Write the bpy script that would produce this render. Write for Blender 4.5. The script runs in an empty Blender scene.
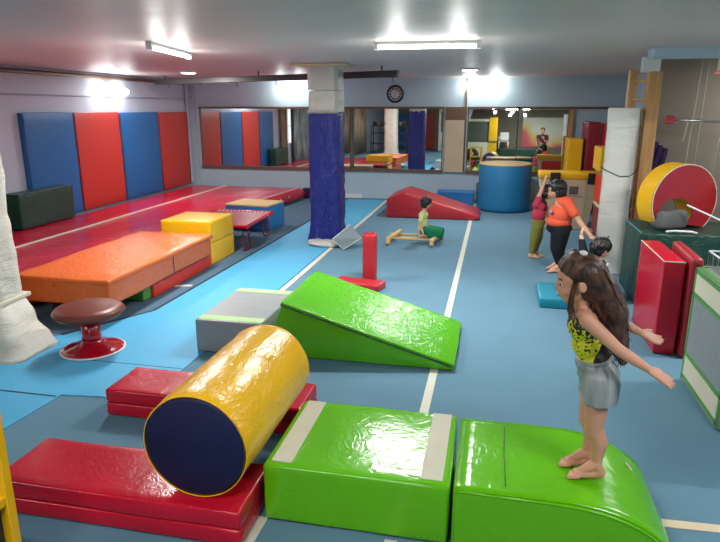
import bpy, bmesh, math, random
from mathutils import Vector, Matrix
random.seed(7)
S = bpy.context.scene
C = S.collection
PI = math.pi

# ------------------------------------------------------------------ materials
def lin(c):
    return tuple(((v/255)/12.92 if v/255 <= .04045 else ((v/255+.055)/1.055)**2.4) for v in c)

def base_mat(name, rgb, rough=.5, metal=0, spec=.5, coat=0):
    m = bpy.data.materials.new(name); m.use_nodes = True
    b = m.node_tree.nodes['Principled BSDF']
    b.inputs['Base Color'].default_value = (*lin(rgb), 1)
    b.inputs['Roughness'].default_value = rough
    b.inputs['Metallic'].default_value = metal
    b.inputs['Specular IOR Level'].default_value = spec
    b.inputs['Coat Weight'].default_value = coat
    b.inputs['Coat Roughness'].default_value = .12
    return m

def add_variation(m, rgb, amt=.12, scale=4, detail=4):
    nt = m.node_tree; N = nt.nodes; L = nt.links
    b = N['Principled BSDF']
    tc = N.new('ShaderNodeTexCoord'); ns = N.new('ShaderNodeTexNoise')
    ns.inputs['Scale'].default_value = scale; ns.inputs['Detail'].default_value = detail
    mx = N.new('ShaderNodeMix'); mx.data_type = 'RGBA'
    a = lin(rgb)
    mx.inputs[6].default_value = (*[v*(1-amt) for v in a], 1)
    mx.inputs[7].default_value = (*[min(1, v*(1+amt)) for v in a], 1)
    L.new(tc.outputs['Object'], ns.inputs['Vector'])
    L.new(ns.outputs['Fac'], mx.inputs[0]); L.new(mx.outputs[2], b.inputs['Base Color'])
    return tc, ns

def vinyl(name, rgb, rough=.28, bump=.35, scale=5, stretch=(1, 1, 1), dist=.02, vary=.08, spec=.5):
    """glossy tarpaulin: creased, slightly uneven in tone"""
    m = base_mat(name, rgb, rough, spec=spec)
    nt = m.node_tree; N = nt.nodes; L = nt.links; b = N['Principled BSDF']
    tc, _ = add_variation(m, rgb, vary, 3)
    mp = N.new('ShaderNodeMapping'); mp.inputs['Scale'].default_value = stretch
    L.new(tc.outputs['Object'], mp.inputs['Vector'])
    n1 = N.new('ShaderNodeTexNoise'); n1.inputs['Scale'].default_value = scale
    n1.inputs['Detail'].default_value = 3; n1.inputs['Distortion'].default_value = 1.2
    r1 = N.new('ShaderNodeTexNoise'); r1.inputs['Scale'].default_value = scale*2.7
    r1.inputs['Detail'].default_value = 2; r1.inputs['Distortion'].default_value = 2.2
    ab = N.new('ShaderNodeMath'); ab.operation = 'SUBTRACT'; ab.inputs[1].default_value = .5
    ab2 = N.new('ShaderNodeMath'); ab2.operation = 'ABSOLUTE'
    ml = N.new('ShaderNodeMath'); ml.operation = 'MULTIPLY_ADD'; ml.inputs[1].default_value = -.8
    for n in (n1, r1): L.new(mp.outputs[0], n.inputs['Vector'])
    L.new(r1.outputs['Fac'], ab.inputs[0]); L.new(ab.outputs[0], ab2.inputs[0])
    L.new(ab2.outputs[0], ml.inputs[0]); L.new(n1.outputs['Fac'], ml.inputs[2])
    bp = N.new('ShaderNodeBump'); bp.inputs['Strength'].default_value = bump
    bp.inputs['Distance'].default_value = dist
    L.new(ml.outputs[0], bp.inputs['Height']); L.new(bp.outputs[0], b.inputs['Normal'])
    return m

def matte(name, rgb, rough=.8, bump=.2, scale=60, vary=.08, vscale=4, dist=.004, spec=.3):
    m = base_mat(name, rgb, rough, spec=spec)
    nt = m.node_tree; N = nt.nodes; L = nt.links; b = N['Principled BSDF']
    tc, _ = add_variation(m, rgb, vary, vscale)
    n = N.new('ShaderNodeTexNoise'); n.inputs['Scale'].default_value = scale; n.inputs['Detail'].default_value = 4
    L.new(tc.outputs['Object'], n.inputs['Vector'])
    bp = N.new('ShaderNodeBump'); bp.inputs['Strength'].default_value = bump; bp.inputs['Distance'].default_value = dist
    L.new(n.outputs['Fac'], bp.inputs['Height']); L.new(bp.outputs[0], b.inputs['Normal'])
    return m

def striped(name, rgb1, rgb2, axis=0, scale=8, rough=.7, bump=.3):
    """hanging cloth or hair: bands of two tones along one axis"""
    m = base_mat(name, rgb1, rough)
    nt = m.node_tree; N = nt.nodes; L = nt.links; b = N['Principled BSDF']
    tc = N.new('ShaderNodeTexCoord'); mp = N.new('ShaderNodeMapping')
    s = [.15, .15, .15]; s[axis] = 1
    mp.inputs['Scale'].default_value = s
    n = N.new('ShaderNodeTexNoise'); n.inputs['Scale'].default_value = scale; n.inputs['Detail'].default_value = 3
    mx = N.new('ShaderNodeMix'); mx.data_type = 'RGBA'
    mx.inputs[6].default_value = (*lin(rgb1), 1); mx.inputs[7].default_value = (*lin(rgb2), 1)
    cr = N.new('ShaderNodeMapRange'); cr.inputs[1].default_value = .35; cr.inputs[2].default_value = .65
    L.new(tc.outputs['Object'], mp.inputs['Vector']); L.new(mp.outputs[0], n.inputs['Vector'])
    L.new(n.outputs['Fac'], cr.inputs[0]); L.new(cr.outputs[0], mx.inputs[0]); L.new(mx.outputs[2], b.inputs['Base Color'])
    bp = N.new('ShaderNodeBump'); bp.inputs['Strength'].default_value = bump; bp.inputs['Distance'].default_value = .02
    L.new(n.outputs['Fac'], bp.inputs['Height']); L.new(bp.outputs[0], b.inputs['Normal'])
    return m

def emit(name, rgb, strength):
    m = bpy.data.materials.new(name); m.use_nodes = True
    b = m.node_tree.nodes['Principled BSDF']
    b.inputs['Base Color'].default_value = (.8, .8, .8, 1)
    b.inputs['Emission Color'].default_value = (*lin(rgb), 1)
    b.inputs['Emission Strength'].default_value = strength
    return m

M = {}
M['carpet'] = matte('blue_carpet', (94, 132, 152), .92, .5, 180, .10, 2.2)
M['carpet_light'] = matte('light_blue_foam_roll', (78, 168, 210), .55, .25, 120, .06, 1.5, spec=.4)
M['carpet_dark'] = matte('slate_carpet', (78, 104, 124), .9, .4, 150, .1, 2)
M['seam_dark'] = base_mat('dark_seam', (28, 34, 42), .8)
M['tape'] = matte('cream_tape', (205, 205, 190), .6, .2, 90, .07, 6)
M['tape2'] = matte('tan_tape', (214, 196, 168), .6, .2, 90, .07, 6)
M['ceiling'] = matte('grey_gloss_ceiling_paint', (206, 197, 192), .42, .3, 2.2, .05, .8, dist=.04, spec=.5)
M['wall'] = matte('pale_blue_wall_paint', (178, 200, 212), .6, .15, 40, .04, .9)
M['wall_lilac'] = matte('pale_lilac_wall_paint', (176, 182, 198), .6, .15, 40, .05, .9)
M['wall_grey'] = matte('grey_brown_wall', (132, 122, 110), .75, .25, 25, .12, 1.2)
M['trim'] = matte('brown_wood_trim', (110, 84, 70), .6, .2, 40, .1, 5)
M['red'] = vinyl('crimson_vinyl', (190, 14, 44), .24, .18, 4, vary=.08)
M['red_dull'] = vinyl('dark_red_vinyl', (158, 28, 44), .35, .2, 4)
M['red_wedge'] = vinyl('brick_red_vinyl', (178, 40, 50), .32, .3, 4)
M['red_air'] = vinyl('big_red_vinyl', (196, 30, 62), .17, .40, 3.2, (.6, 1.4, 1), .03)
M['maroon'] = vinyl('maroon_vinyl', (130, 26, 42), .35, .2, 3)
M['orange'] = vinyl('orange_vinyl', (216, 100, 30), .26, .45, 2.4, (1, 1, 1), .04)
M['under_red'] = vinyl('vermilion_vinyl', (214, 52, 26), .35, .2, 4)
M['yellow'] = vinyl('yellow_vinyl', (255, 190, 0), .26, .42, 5, (1, .5, 1), .02)
M['yellow_box'] = vinyl('golden_yellow_vinyl', (232, 178, 20), .3, .25, 4)
M['navy'] = matte('navy_canvas', (20, 26, 66), .55, .15, 160, .05, 3)
M['green'] = vinyl('lime_green_vinyl', (98, 184, 8), .17, .25, 2.2, (1, 1, 1), .022, .06)
M['green_wedge'] = vinyl('leaf_green_vinyl', (86, 172, 24), .19, .4, 4.5, (1, 1, 1), .022, .08)
M['green_trim'] = vinyl('green_border_vinyl', (84, 148, 60), .4, .2, 4)
M['dkgreen'] = vinyl('bottle_green_vinyl', (20, 62, 50), .38, .5, 3, (1, 1, 1), .05)
M['grey_vinyl'] = vinyl('grey_vinyl', (140, 144, 146), .4, .3, 4)
M['cream_strip'] = matte('cream_velcro', (208, 204, 184), .85, .4, 150, .06, 8)
M['pale_green_strip'] = matte('pale_green_velcro', (176, 208, 150), .8, .4, 150, .06, 8)
M['blue_wrap'] = vinyl('royal_blue_tarpaulin', (26, 38, 122), .18, .95, 4.0, (1.5, 1.5, .5), .06, .1)
M['blue_mat'] = vinyl('blue_mat_vinyl', (26, 92, 152), .45, .25, 10, (.3, 3, .3), .01, .05)
M['red_mat_wall'] = vinyl('red_wall_mat_vinyl', (180, 46, 38), .45, .25, 10, (.3, 3, .3), .01, .05)
M['blue_box'] = vinyl('blue_block_vinyl', (36, 112, 176), .4, .2, 4)
M['barrel'] = matte('blue_barrel_vinyl', (34, 112, 158), .5, .15, 60, .05, 2)
M['white_pad'] = vinyl('white_padding', (218, 218, 210), .5, .4, 3, (.6, .6, 3), .03, .06)
M['quilt'] = vinyl('cream_quilted_padding', (206, 204, 192), .55, .5, 3, (.6, .6, 3), .04, .08)
M['silver'] = vinyl('silver_wrap', (188, 186, 178), .22, .6, 5, (1, 1, 1.5), .03)
M['leather'] = matte('brown_leather', (112, 50, 38), .36, .25, 50, .22, 5, spec=.5)
M['red_paint'] = base_mat('red_enamel', (160, 12, 32), .16, spec=.6, coat=.4)
M['wood'] = striped('pale_wood', (196, 152, 98), (176, 128, 76), 0, 14, .55, .1)
M['wood_light'] = matte('light_wood', (208, 178, 126), .55, .1, 60, .1, 6)
M['plywood'] = matte('beige_plywood', (198, 184, 154), .6, .1, 50, .07, 2)
M['black'] = base_mat('black_rubber', (22, 22, 24), .5)
M['dkmetal'] = base_mat('dark_steel', (62, 60, 60), .5, .4)
M['chrome'] = base_mat('chrome_bar', (200, 200, 200), .2, .9)
M['white'] = base_mat('white_plastic', (225, 226, 226), .45)
M['cream'] = base_mat('cream_plastic', (226, 220, 200), .5)
M['grey_cloth'] = matte('grey_cloth', (96, 98, 98), .9, .3, 60, .1, 3)
M['purple'] = matte('purple_cloth', (58, 44, 84), .9, .3, 60, .15, 4)
M['teal'] = vinyl('turquoise_vinyl', (26, 136, 160), .35, .2, 5)
M['red_leg'] = base_mat('dark_red_steel', (110, 20, 36), .35, .3)
M['tramp_bed'] = striped('maroon_bed_cloth', (150, 16, 48), (170, 60, 80), 0, 20, .3, .2)
M['dark_board'] = matte('dark_board', (52, 50, 48), .7, .2, 30, .1, 3)
M['rope'] = matte('pale_rope', (176, 168, 150), .9, .4, 120, .1, 10)
M['string'] = base_mat('green_string', (30, 88, 84), .8)
M['tube'] = emit('fluorescent_tube_glow', (255, 253, 250), 14)
M['bulb'] = emit('lamp_bulb_glow', (255, 254, 248), 12)
M['daylight'] = emit('daylight_window_glow', (236, 242, 246), 1.3)
M['mirror'] = base_mat('mirror_glass', (228, 232, 230), .015, 1.0)
# skin, hair, clothes
def skin(name, rgb):
    m = base_mat(name, rgb, .5, spec=.4)
    b = m.node_tree.nodes['Principled BSDF']
    add_variation(m, rgb, .05, 14)
    b.inputs['Subsurface Weight'].default_value = .12
    b.inputs['Subsurface Radius'].default_value = (.02, .008, .004)
    b.inputs['Subsurface Scale'].default_value = .6
    return m
M['skin'] = skin('warm_skin', (206, 150, 124))
M['skin2'] = skin('light_warm_skin', (214, 164, 134))
M['lip'] = base_mat('lip_tone', (170, 84, 78), .45)
M['eye_white'] = base_mat('eye_white', (235, 232, 228), .2)
M['eye_dark'] = base_mat('eye_dark', (34, 22, 18), .15)
M['hair_brown'] = striped('dark_brown_hair', (38, 24, 19), (96, 62, 46), 1, 90, .42, .7)
M['hair_black'] = striped('black_hair', (14, 12, 13), (40, 34, 32), 0, 60, .42, .5)
M['grey_shorts'] = striped('grey_satin_shorts', (128, 136, 138), (158, 164, 164), 0, 26, .45, .7)
M['orange_shirt'] = matte('orange_cotton', (232, 96, 66), .85, .3, 40, .07, 6)
M['pink_shirt'] = matte('raspberry_cotton', (190, 60, 84), .85, .3, 40, .07, 6)
M['olive'] = matte('olive_cotton', (124, 122, 58), .85, .3, 40, .1, 6)
M['black_cloth'] = matte('black_cotton', (22, 24, 30), .85, .3, 40, .1, 6)
M['lime_shirt'] = matte('pale_lime_cotton', (206, 214, 142), .85, .3, 40, .1, 12)
M['green_pants'] = matte('emerald_cotton', (8, 112, 74), .8, .3, 40, .08, 6)
M['red_shirt'] = matte('dark_red_cotton', (96, 34, 40), .85, .3, 40, .08, 6)

def leotard():
    """black vest with a yellow speckled front and side panel"""
    m = base_mat('yellow_and_black_vest', (20, 20, 22), .5)
    nt = m.node_tree; N = nt.nodes; L = nt.links; b = N['Principled BSDF']
    tc = N.new('ShaderNodeTexCoord'); sp = N.new('ShaderNodeSeparateXYZ')
    L.new(tc.outputs['Object'], sp.inputs[0])
    # yellow where x + .55*(z) is left of a slanting line
    a = N.new('ShaderNodeMath'); a.operation = 'MULTIPLY_ADD'; a.inputs[1].default_value = -.42
    L.new(sp.outputs['Z'], a.inputs[0]); L.new(sp.outputs['X'], a.inputs[2])
    n = N.new('ShaderNodeTexNoise'); n.inputs['Scale'].default_value = 70; n.inputs['Detail'].default_value = 1
    L.new(tc.outputs['Object'], n.inputs['Vector'])
    lt = N.new('ShaderNodeMath'); lt.operation = 'LESS_THAN'; lt.inputs[1].default_value = .072
    L.new(a.outputs[0], lt.inputs[0])
    # speckle grows towards the top
    th = N.new('ShaderNodeMapRange'); th.inputs[1].default_value = .95; th.inputs[2].default_value = 1.14
    th.inputs[3].default_value = .34; th.inputs[4].default_value = .64
    L.new(sp.outputs['Z'], th.inputs[0])
    gt = N.new('ShaderNodeMath'); gt.operation = 'GREATER_THAN'
    L.new(n.outputs['Fac'], gt.inputs[0]); L.new(th.outputs[0], gt.inputs[1])
    mu = N.new('ShaderNodeMath'); mu.operation = 'MULTIPLY'
    L.new(lt.outputs[0], mu.inputs[0]); L.new(gt.outputs[0], mu.inputs[1])
    mx = N.new('ShaderNodeMix'); mx.data_type = 'RGBA'
    mx.inputs[6].default_value = (*lin((24, 26, 22)), 1); mx.inputs[7].default_value = (*lin((206, 200, 30)), 1)
    L.new(mu.outputs[0], mx.inputs[0]); L.new(mx.outputs[2], b.inputs['Base Color'])
    return m
M['leotard'] = leotard()

# ------------------------------------------------------------------ mesh helpers
def new_bm(): return bmesh.new()

def smooth_bm(bm):
    for f in bm.faces: f.smooth = True

def obj(name, bm, mat, parent=None, loc=None, rot=None, smooth=False, mats=None):
    if smooth: smooth_bm(bm)
    me = bpy.data.meshes.new(name); bm.to_mesh(me); bm.free()
    if mats:
        for x in mats: me.materials.append(x)
    else: me.materials.append(mat)
    o = bpy.data.objects.new(name, me); C.objects.link(o)
    if loc: o.location = loc
    if rot: o.rotation_euler = rot
    if parent: o.parent = parent
    return o

def tag(o, label=None, cat=None, group=None, kind=None):
    if label: o['label'] = label
    if cat: o['category'] = cat
    if group: o['group'] = group
    if kind: o['kind'] = kind
    return o

def thing(name, label, cat, loc=(0, 0, 0), rotz=0, group=None, rot=None):
    o = bpy.data.objects.new(name, None); C.objects.link(o)
    o.empty_display_size = .1
    o.location = loc; o.rotation_euler = rot if rot else (0, 0, rotz)
    return tag(o, label, cat, group)

def add_box(bm, x0, x1, y0, y1, z0, z1, bev=0, seg=3, mat=None, puff=0):
    b = bmesh.new()
    bmesh.ops.create_cube(b, size=1)
    for v in b.verts:
        v.co = Vector(((x0+x1)/2+v.co.x*(x1-x0), (y0+y1)/2+v.co.y*(y1-y0), (z0+z1)/2+v.co.z*(z1-z0)))
    if bev: bmesh.ops.bevel(b, geom=b.edges[:], offset=bev, segments=seg, affect='EDGES', profile=.5)
    merge(bm, b, mat); return bm

def merge(bm, b, mtx=None):
    if mtx is not None: bmesh.ops.transform(b, matrix=mtx, verts=b.verts)
    me = bpy.data.meshes.new('tmp'); b.to_mesh(me); b.free(); bm.from_mesh(me); bpy.data.meshes.remove(me)

def box_bm(*a, **k):
    bm = new_bm(); add_box(bm, *a, **k); return bm

def prism_bm(pts, y0, y1, bev=0, seg=3):
    """outline pts in (x,z), extruded in y"""
    bm = new_bm()
    a = [bm.verts.new((x, y0, z)) for x, z in pts]; b = [bm.verts.new((x, y1, z)) for x, z in pts]
    bm.faces.new(a); bm.faces.new(b[::-1]); n = len(pts)
    for i in range(n): bm.faces.new((a[i], b[i], b[(i+1) % n], a[(i+1) % n]))
    bmesh.ops.recalc_face_normals(bm, faces=bm.faces[:])
    if bev: bmesh.ops.bevel(bm, geom=bm.edges[:], offset=bev, segments=seg, affect='EDGES', profile=.5)
    return bm

def slab_bm(pts, z0, z1):
    """outline pts in (x,y), extruded in z"""
    bm = new_bm()
    a = [bm.verts.new((x, y, z0)) for x, y in pts]; b = [bm.verts.new((x, y, z1)) for x, y in pts]
    bm.faces.new(a); bm.faces.new(b[::-1]); n = len(pts)
    for i in range(n): bm.faces.new((a[i], b[i], b[(i+1) % n], a[(i+1) % n]))
    bmesh.ops.recalc_face_normals(bm, faces=bm.faces[:])
    return bm

def add_tube(bm, pts, r, n=10, cap=True, rs=None):
    pts = [Vector(p) for p in pts]; rings = []
    for i, p in enumerate(pts):
        d = (pts[min(i+1, len(pts)-1)]-pts[max(i-1, 0)]).normalized()
        up = Vector((0, 0, 1)) if abs(d.z) < .95 else Vector((0, 1, 0))
        u = d.cross(up).normalized(); w = d.cross(u)
        rr = rs[i] if rs else r
        rings.append([bm.verts.new(p+rr*(math.cos(2*PI*k/n)*u+math.sin(2*PI*k/n)*w)) for k in range(n)])
    for a, b in zip(rings, rings[1:]):
        for k in range(n): 
            f = bm.faces.new((a[k], a[(k+1) % n], b[(k+1) % n], b[k])); f.smooth = True
    if cap: bm.faces.new(rings[0]); bm.faces.new(rings[-1][::-1])
    return bm

def tube_bm(pts, r, n=10, rs=None):
    bm = new_bm(); add_tube(bm, pts, r, n, rs=rs); bmesh.ops.recalc_face_normals(bm, faces=bm.faces[:]); return bm

def add_lathe(bm, prof, n=48):
    """profile [(r,z)] around z"""
    rings = []
    for r, z in prof:
        if r < 1e-5: rings.append([bm.verts.new((0, 0, z))])
        else: rings.append([bm.verts.new((r*math.cos(2*PI*k/n), r*math.sin(2*PI*k/n), z)) for k in range(n)])
    for a, b in zip(rings, rings[1:]):
        for k in range(n):
            q = [a[k % len(a)], a[(k+1) % len(a)], b[(k+1) % len(b)], b[k % len(b)]]
            u = []
            for v in q:
                if v not in u: u.append(v)
            if len(u) > 2:
                f = bm.faces.new(u); f.smooth = True
    bmesh.ops.recalc_face_normals(bm, faces=bm.faces[:])
    return bm

def lathe_bm(prof, n=48): return add_lathe(new_bm(), prof, n)

def soften(o, levels=2, amt=.012, size=.5, seed=0):
    """subdivide a padded block and give it soft cloth unevenness"""
    me = o.data; bm = new_bm(); bm.from_mesh(me)
    bmesh.ops.subdivide_edges(bm, edges=[e for e in bm.edges if e.calc_length() > .12], cuts=levels*3, use_grid_fill=True)
    from mathutils import noise
    bm.normal_update()
    for v in bm.verts:
        p = v.co/size+Vector((seed*3.1, seed*1.7, seed))
        v.co += v.normal*noise.noise(p)*amt
    smooth_bm(bm); bm.to_mesh(me); bm.free()

def pad(name, mat, parent, x0, x1, y0, y1, z0, z1, bev=.02, amt=.008, size=.35, seed=1, loc=None, rot=None):
    bm = box_bm(x0, x1, y0, y1, z0, z1, bev=bev, seg=3)
    o = obj(name, bm, mat, parent, loc, rot)
    soften(o, 3, amt, size, seed)
    return o

# ------------------------------------------------------------------ voxel-built figures
def cone_bm(bm, p0, r0, p1, r1, seg=14):
    p0, p1 = Vector(p0), Vector(p1)
    b = bmesh.new()
    for p, r in ((p0, r0), (p1, r1)):
        bmesh.ops.create_uvsphere(b, u_segments=seg, v_segments=seg//2+1, radius=r, matrix=Matrix.Translation(p))
    res = bmesh.ops.convex_hull(b, input=b.verts[:])
    junk = [v for v in b.verts if not v.link_faces]
    bmesh.ops.delete(b, geom=junk, context='VERTS')
    inner = [g for g in res['geom_interior'] if isinstance(g, bmesh.types.BMVert) and g.is_valid]
    if inner: bmesh.ops.delete(b, geom=inner, context='VERTS')
    merge(bm, b)

def ell_bm(bm, c, r, rot=None, seg=20):
    b = bmesh.new()
    bmesh.ops.create_uvsphere(b, u_segments=seg, v_segments=seg//2+2, radius=1)
    m = Matrix.Translation(Vector(c)) @ (rot.to_4x4() if rot else Matrix.Identity(4)) @ Matrix.Diagonal((*r, 1))
    merge(bm, b, m)

def blend(name, prims, voxel, mat, parent=None, smooth=3, cut=None):
    """fuse tapered limbs and ellipsoids into one continuous surface"""
    bm = new_bm()
    for p in prims:
        if p[0] == 'c': cone_bm(bm, *p[1:])
        else: ell_bm(bm, *p[1:])
    o = obj(name, bm, mat)
    md = o.modifiers.new('r', 'REMESH'); md.mode = 'VOXEL'; md.voxel_size = voxel; md.use_smooth_shade = True
    sm = o.modifiers.new('s', 'SMOOTH'); sm.factor = .5; sm.iterations = smooth
    bpy.context.view_layer.update()
    dg = bpy.context.evaluated_depsgraph_get()
    me = bpy.data.meshes.new_from_object(o.evaluated_get(dg))
    o.modifiers.clear(); old = o.data; o.data = me; bpy.data.meshes.remove(old)
    me.name = name
    if cut:       # slice open hems: list of (point, outward normal)
        bm = new_bm(); bm.from_mesh(me)
        for co, no in cut:
            r = bmesh.ops.bisect_plane(bm, geom=bm.verts[:]+bm.edges[:]+bm.faces[:], plane_co=co, plane_no=no, clear_outer=True)
            ed = [e for e in bm.edges if e.is_boundary]
            if ed: bmesh.ops.holes_fill(bm, edges=ed)
        bm.to_mesh(me); bm.free()
    for p in me.polygons: p.use_smooth = True
    if parent: o.parent = parent
    return o

def V(*a): return Vector(a)

def hand_prims(wrist, d, up, size=.1, curl=.25, side=1, spread=.12):
    """palm, four bent fingers and a thumb. d: pointing direction, up: back of the hand, side: thumb side"""
    d = Vector(d).normalized(); up = Vector(up); up = (up-up.dot(d)*d).normalized(); s = d.cross(up)*side
    W = Vector(wrist); out = []
    pl = size*.5; r = size*.085
    for k in range(4):
        off = (k-1.5)*size*.115
        out.append(('c', tuple(W+s*off*.6+d*size*.05), r*1.15, tuple(W+d*pl+s*off*1.15), r*1.05, 8))
    lens = (.40, .47, .44, .34)
    for k in range(4):
        off = (1.5-k)*size*.15
        dd = (d+s*(1.5-k)*spread).normalized()
        a = W+d*pl+s*off
        L = lens[k]*size
        b = a+(dd*math.cos(curl*.5)-up*math.sin(curl*.5))*L*.42
        c = b+(dd*math.cos(curl*1.3)-up*math.sin(curl*1.3))*L*.32
        e = c+(dd*math.cos(curl*2)-up*math.sin(curl*2))*L*.26
        out += [('c', tuple(a), r*.95, tuple(b), r*.86, 8), ('c', tuple(b), r*.86, tuple(c), r*.76, 8), ('c', tuple(c), r*.76, tuple(e), r*.64, 8)]
    a = W+s*size*.16+d*size*.12
    b = a+(s*.75+d*.75-up*.15).normalized()*size*.24
    c = b+(s*.35+d*.95-up*.2).normalized()*size*.2
    out += [('c', tuple(a), r*1.25, tuple(b), r*1.0, 8), ('c', tuple(b), r*1.0, tuple(c), r*.75, 8)]
    return out

def foot_prims(ankle, toe_dir, size=.16, sole=None, toes=True):
    A = Vector(ankle); t = Vector(toe_dir).normalized(); s = t.cross(Vector((0, 0, 1)))
    z0 = sole if sole is not None else A.z-size*.35
    out = []
    heel = Vector((A.x, A.y, z0+size*.13))-t*size*.14
    ball = Vector((A.x, A.y, z0+size*.11))+t*size*.52
    out.append(('c', tuple(heel), size*.13, tuple(ball+s*size*.08), size*.105))
    out.append(('c', tuple(heel), size*.13, tuple(ball-s*size*.09), size*.10))
    out.append(('c', tuple(A), size*.17, tuple(heel), size*.14))
    out.append(('c', tuple(A+t*size*.03), size*.17, tuple(ball), size*.10))
    out.append(('c', tuple(heel+Vector((0, 0, size*.06))), size*.15, tuple(ball-t*size*.1+Vector((0, 0, size*.05))), size*.12))
    if toes:
        for k in range(5):
            off = (k-2)*size*.088
            L = size*(.26, .22, .2, .17, .13)[k]
            b = ball+s*off
            r = size*(.066, .05, .047, .044, .04)[k]
            out.append(('c', (b.x, b.y, z0+r*1.3), r*1.1, tuple(Vector((b.x, b.y, z0+r*1.05))+t*L), r, 8))
    return out

# ------------------------------------------------------------------ the room
XL, XR, XB = -7.285, 4.6, 2.62
YF, CE = -7.0, 2.7
EPS = 0
def YB(x): return 14.2

def struct(name, bm, mat, loc=None, rot=None):
    return tag(obj(name, bm, mat, None, loc, rot), kind='structure')

struct('floor', box_bm(XL-.3, XR+.3, YF-.3, 14.8, -.12, 0), M['carpet'])
struct('ceiling', box_bm(XL-.3, XR+.3, YF-.3, 14.8, CE, CE+.12), M['ceiling'])
struct('wall_left', box_bm(XL-.2, XL, YF-.2, 14.6, 0, CE), M['wall_lilac'])
struct('wall_back', slab_bm([(XL, YB(XL)), (XR, YB(XR)), (XR, YB(XR)+.25), (XL, YB(XL)+.25)], 0, CE), M['wall'])
struct('wall_right', box_bm(XR, XR+.2, YF-.2, 9.0, 0, CE), M['wall'])
struct('wall_front', box_bm(XL, XR, YF-.2, YF, 0, CE), M['wall_grey'])
struct('wall_recess_side', box_bm(XB, XB+.12, 9.12, 14.3, 0, CE), M['wall'])
struct('wall_recess', box_bm(2.02, XR, 8.98, 9.12, 0, CE), M['wall_grey'])
# painted beam under the ceiling in front of the grey wall
struct('trim_1', box_bm(1.60, XR, 7.4, 7.72, 2.60, CE, bev=.005), M['wall'])
struct('baseboard_back', slab_bm([(XL, YB(XL)-.015), (-3.0, YB(-3)-.015), (-3.0, YB(-3)), (XL, YB(XL))], 0, .09), M['white'])

# carpets and tape on the floor
floor_roll = obj('foam_floor_roll', slab_bm([(-2.41, 13.9), (-3.27, 13.9), (-3.33, 10.7), (-3.42, 5.6), (-3.9, 4.75), (-5.2, 4.0), (-5.2, 1.6), (-3.12, 1.6), (-3.12, 3.1), (-3.08, 3.66), (-2.76, 3.70), (-2.41, 3.62)], .0, .008), M['carpet_light'])
tag(floor_roll, 'light blue foam runner laid along the floor from the mirror wall to the front left', 'floor mat')
seam = obj('dark_edge', slab_bm([(-3.295, 13.9), (-3.355, 10.7), (-3.445, 5.6), (-3.93, 4.78), (-3.9, 4.75), (-3.42, 5.6), (-3.33, 10.7), (-3.27, 13.9)], .0, .011), M['seam_dark'], floor_roll)
sb = new_bm(); add_box(sb, -4.9, -3.1, 3.62, 3.635, .008, .0095)
add_box(sb, -3.36, -2.42, 4.28, 4.286, .008, .0095)
obj('joint', sb, M['seam_dark'], floor_roll)
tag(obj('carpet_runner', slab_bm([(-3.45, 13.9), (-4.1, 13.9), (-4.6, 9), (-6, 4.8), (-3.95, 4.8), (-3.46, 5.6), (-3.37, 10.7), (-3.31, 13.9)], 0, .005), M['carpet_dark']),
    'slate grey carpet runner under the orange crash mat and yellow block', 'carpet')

def tape(pts, label, mat='tape', z=.012):
    bm = new_bm()
    P = [Vector((*p, 0)) for p in pts]
    for a, b in zip(P, P[1:]):
        d = (b-a).normalized(); s = Vector((-d.y, d.x, 0))*.032
        q = [a-s, b-s, b+s, a+s]
        lo = [bm.verts.new((p.x, p.y, .0)) for p in q]; hi = [bm.verts.new((p.x, p.y, z)) for p in q]
        bm.faces.new(hi)
        for i in range(4): bm.faces.new((lo[i], lo[(i+1) % 4], hi[(i+1) % 4], hi[i]))
    bmesh.ops.recalc_face_normals(bm, faces=bm.faces[:])
    return tag(obj('floor_tape', bm, M[mat]), label, 'tape')
tape([(-2.36, 13.9), (-2.35, 5.72)], 'white tape line beside the light blue runner at the wrapped blue pillar', z=.011)
tape([(-.37, 13.85), (-.39, 3.4)], 'white tape line running from the red wedge to the lime green block', z=.004)
tape([(.72, 3.02), (1.35, 3.045)], 'tan tape line across the floor right of the lime green rounded block', 'tape2', z=.004)
tape([(-1.095, 2.64), (-1.10, 2.2)], 'short white tape line between the front crimson mat and the lime green block', z=.004)
tape([(-.40, 2.60), (-.405, 2.2)], 'stub of white tape under the front of the flat lime green block', z=.004)
tape([(-3.95, 6.42), (-3.48, 6.55)], 'short white tape strip on the floor beside the vermilion mat', z=.009)

# ------------------------------------------------------------------ mirror wall
TILT = -.019
def wall_piece(name, x0, x1, z0, z1, d0, d1, mat, parent=None, bev=0):
    """box on the mirror wall, standing d0..d1 proud of it"""
    bm = slab_bm([(x0, YB(x0)-d1), (x1, YB(x1)-d1), (x1, YB(x1)-d0), (x0, YB(x0)-d0)], z0, z1)
    if bev: bmesh.ops.bevel(bm, geom=bm.edges[:], offset=bev, segments=2, affect='EDGES')
    return obj(name, bm, mat, parent)

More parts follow.
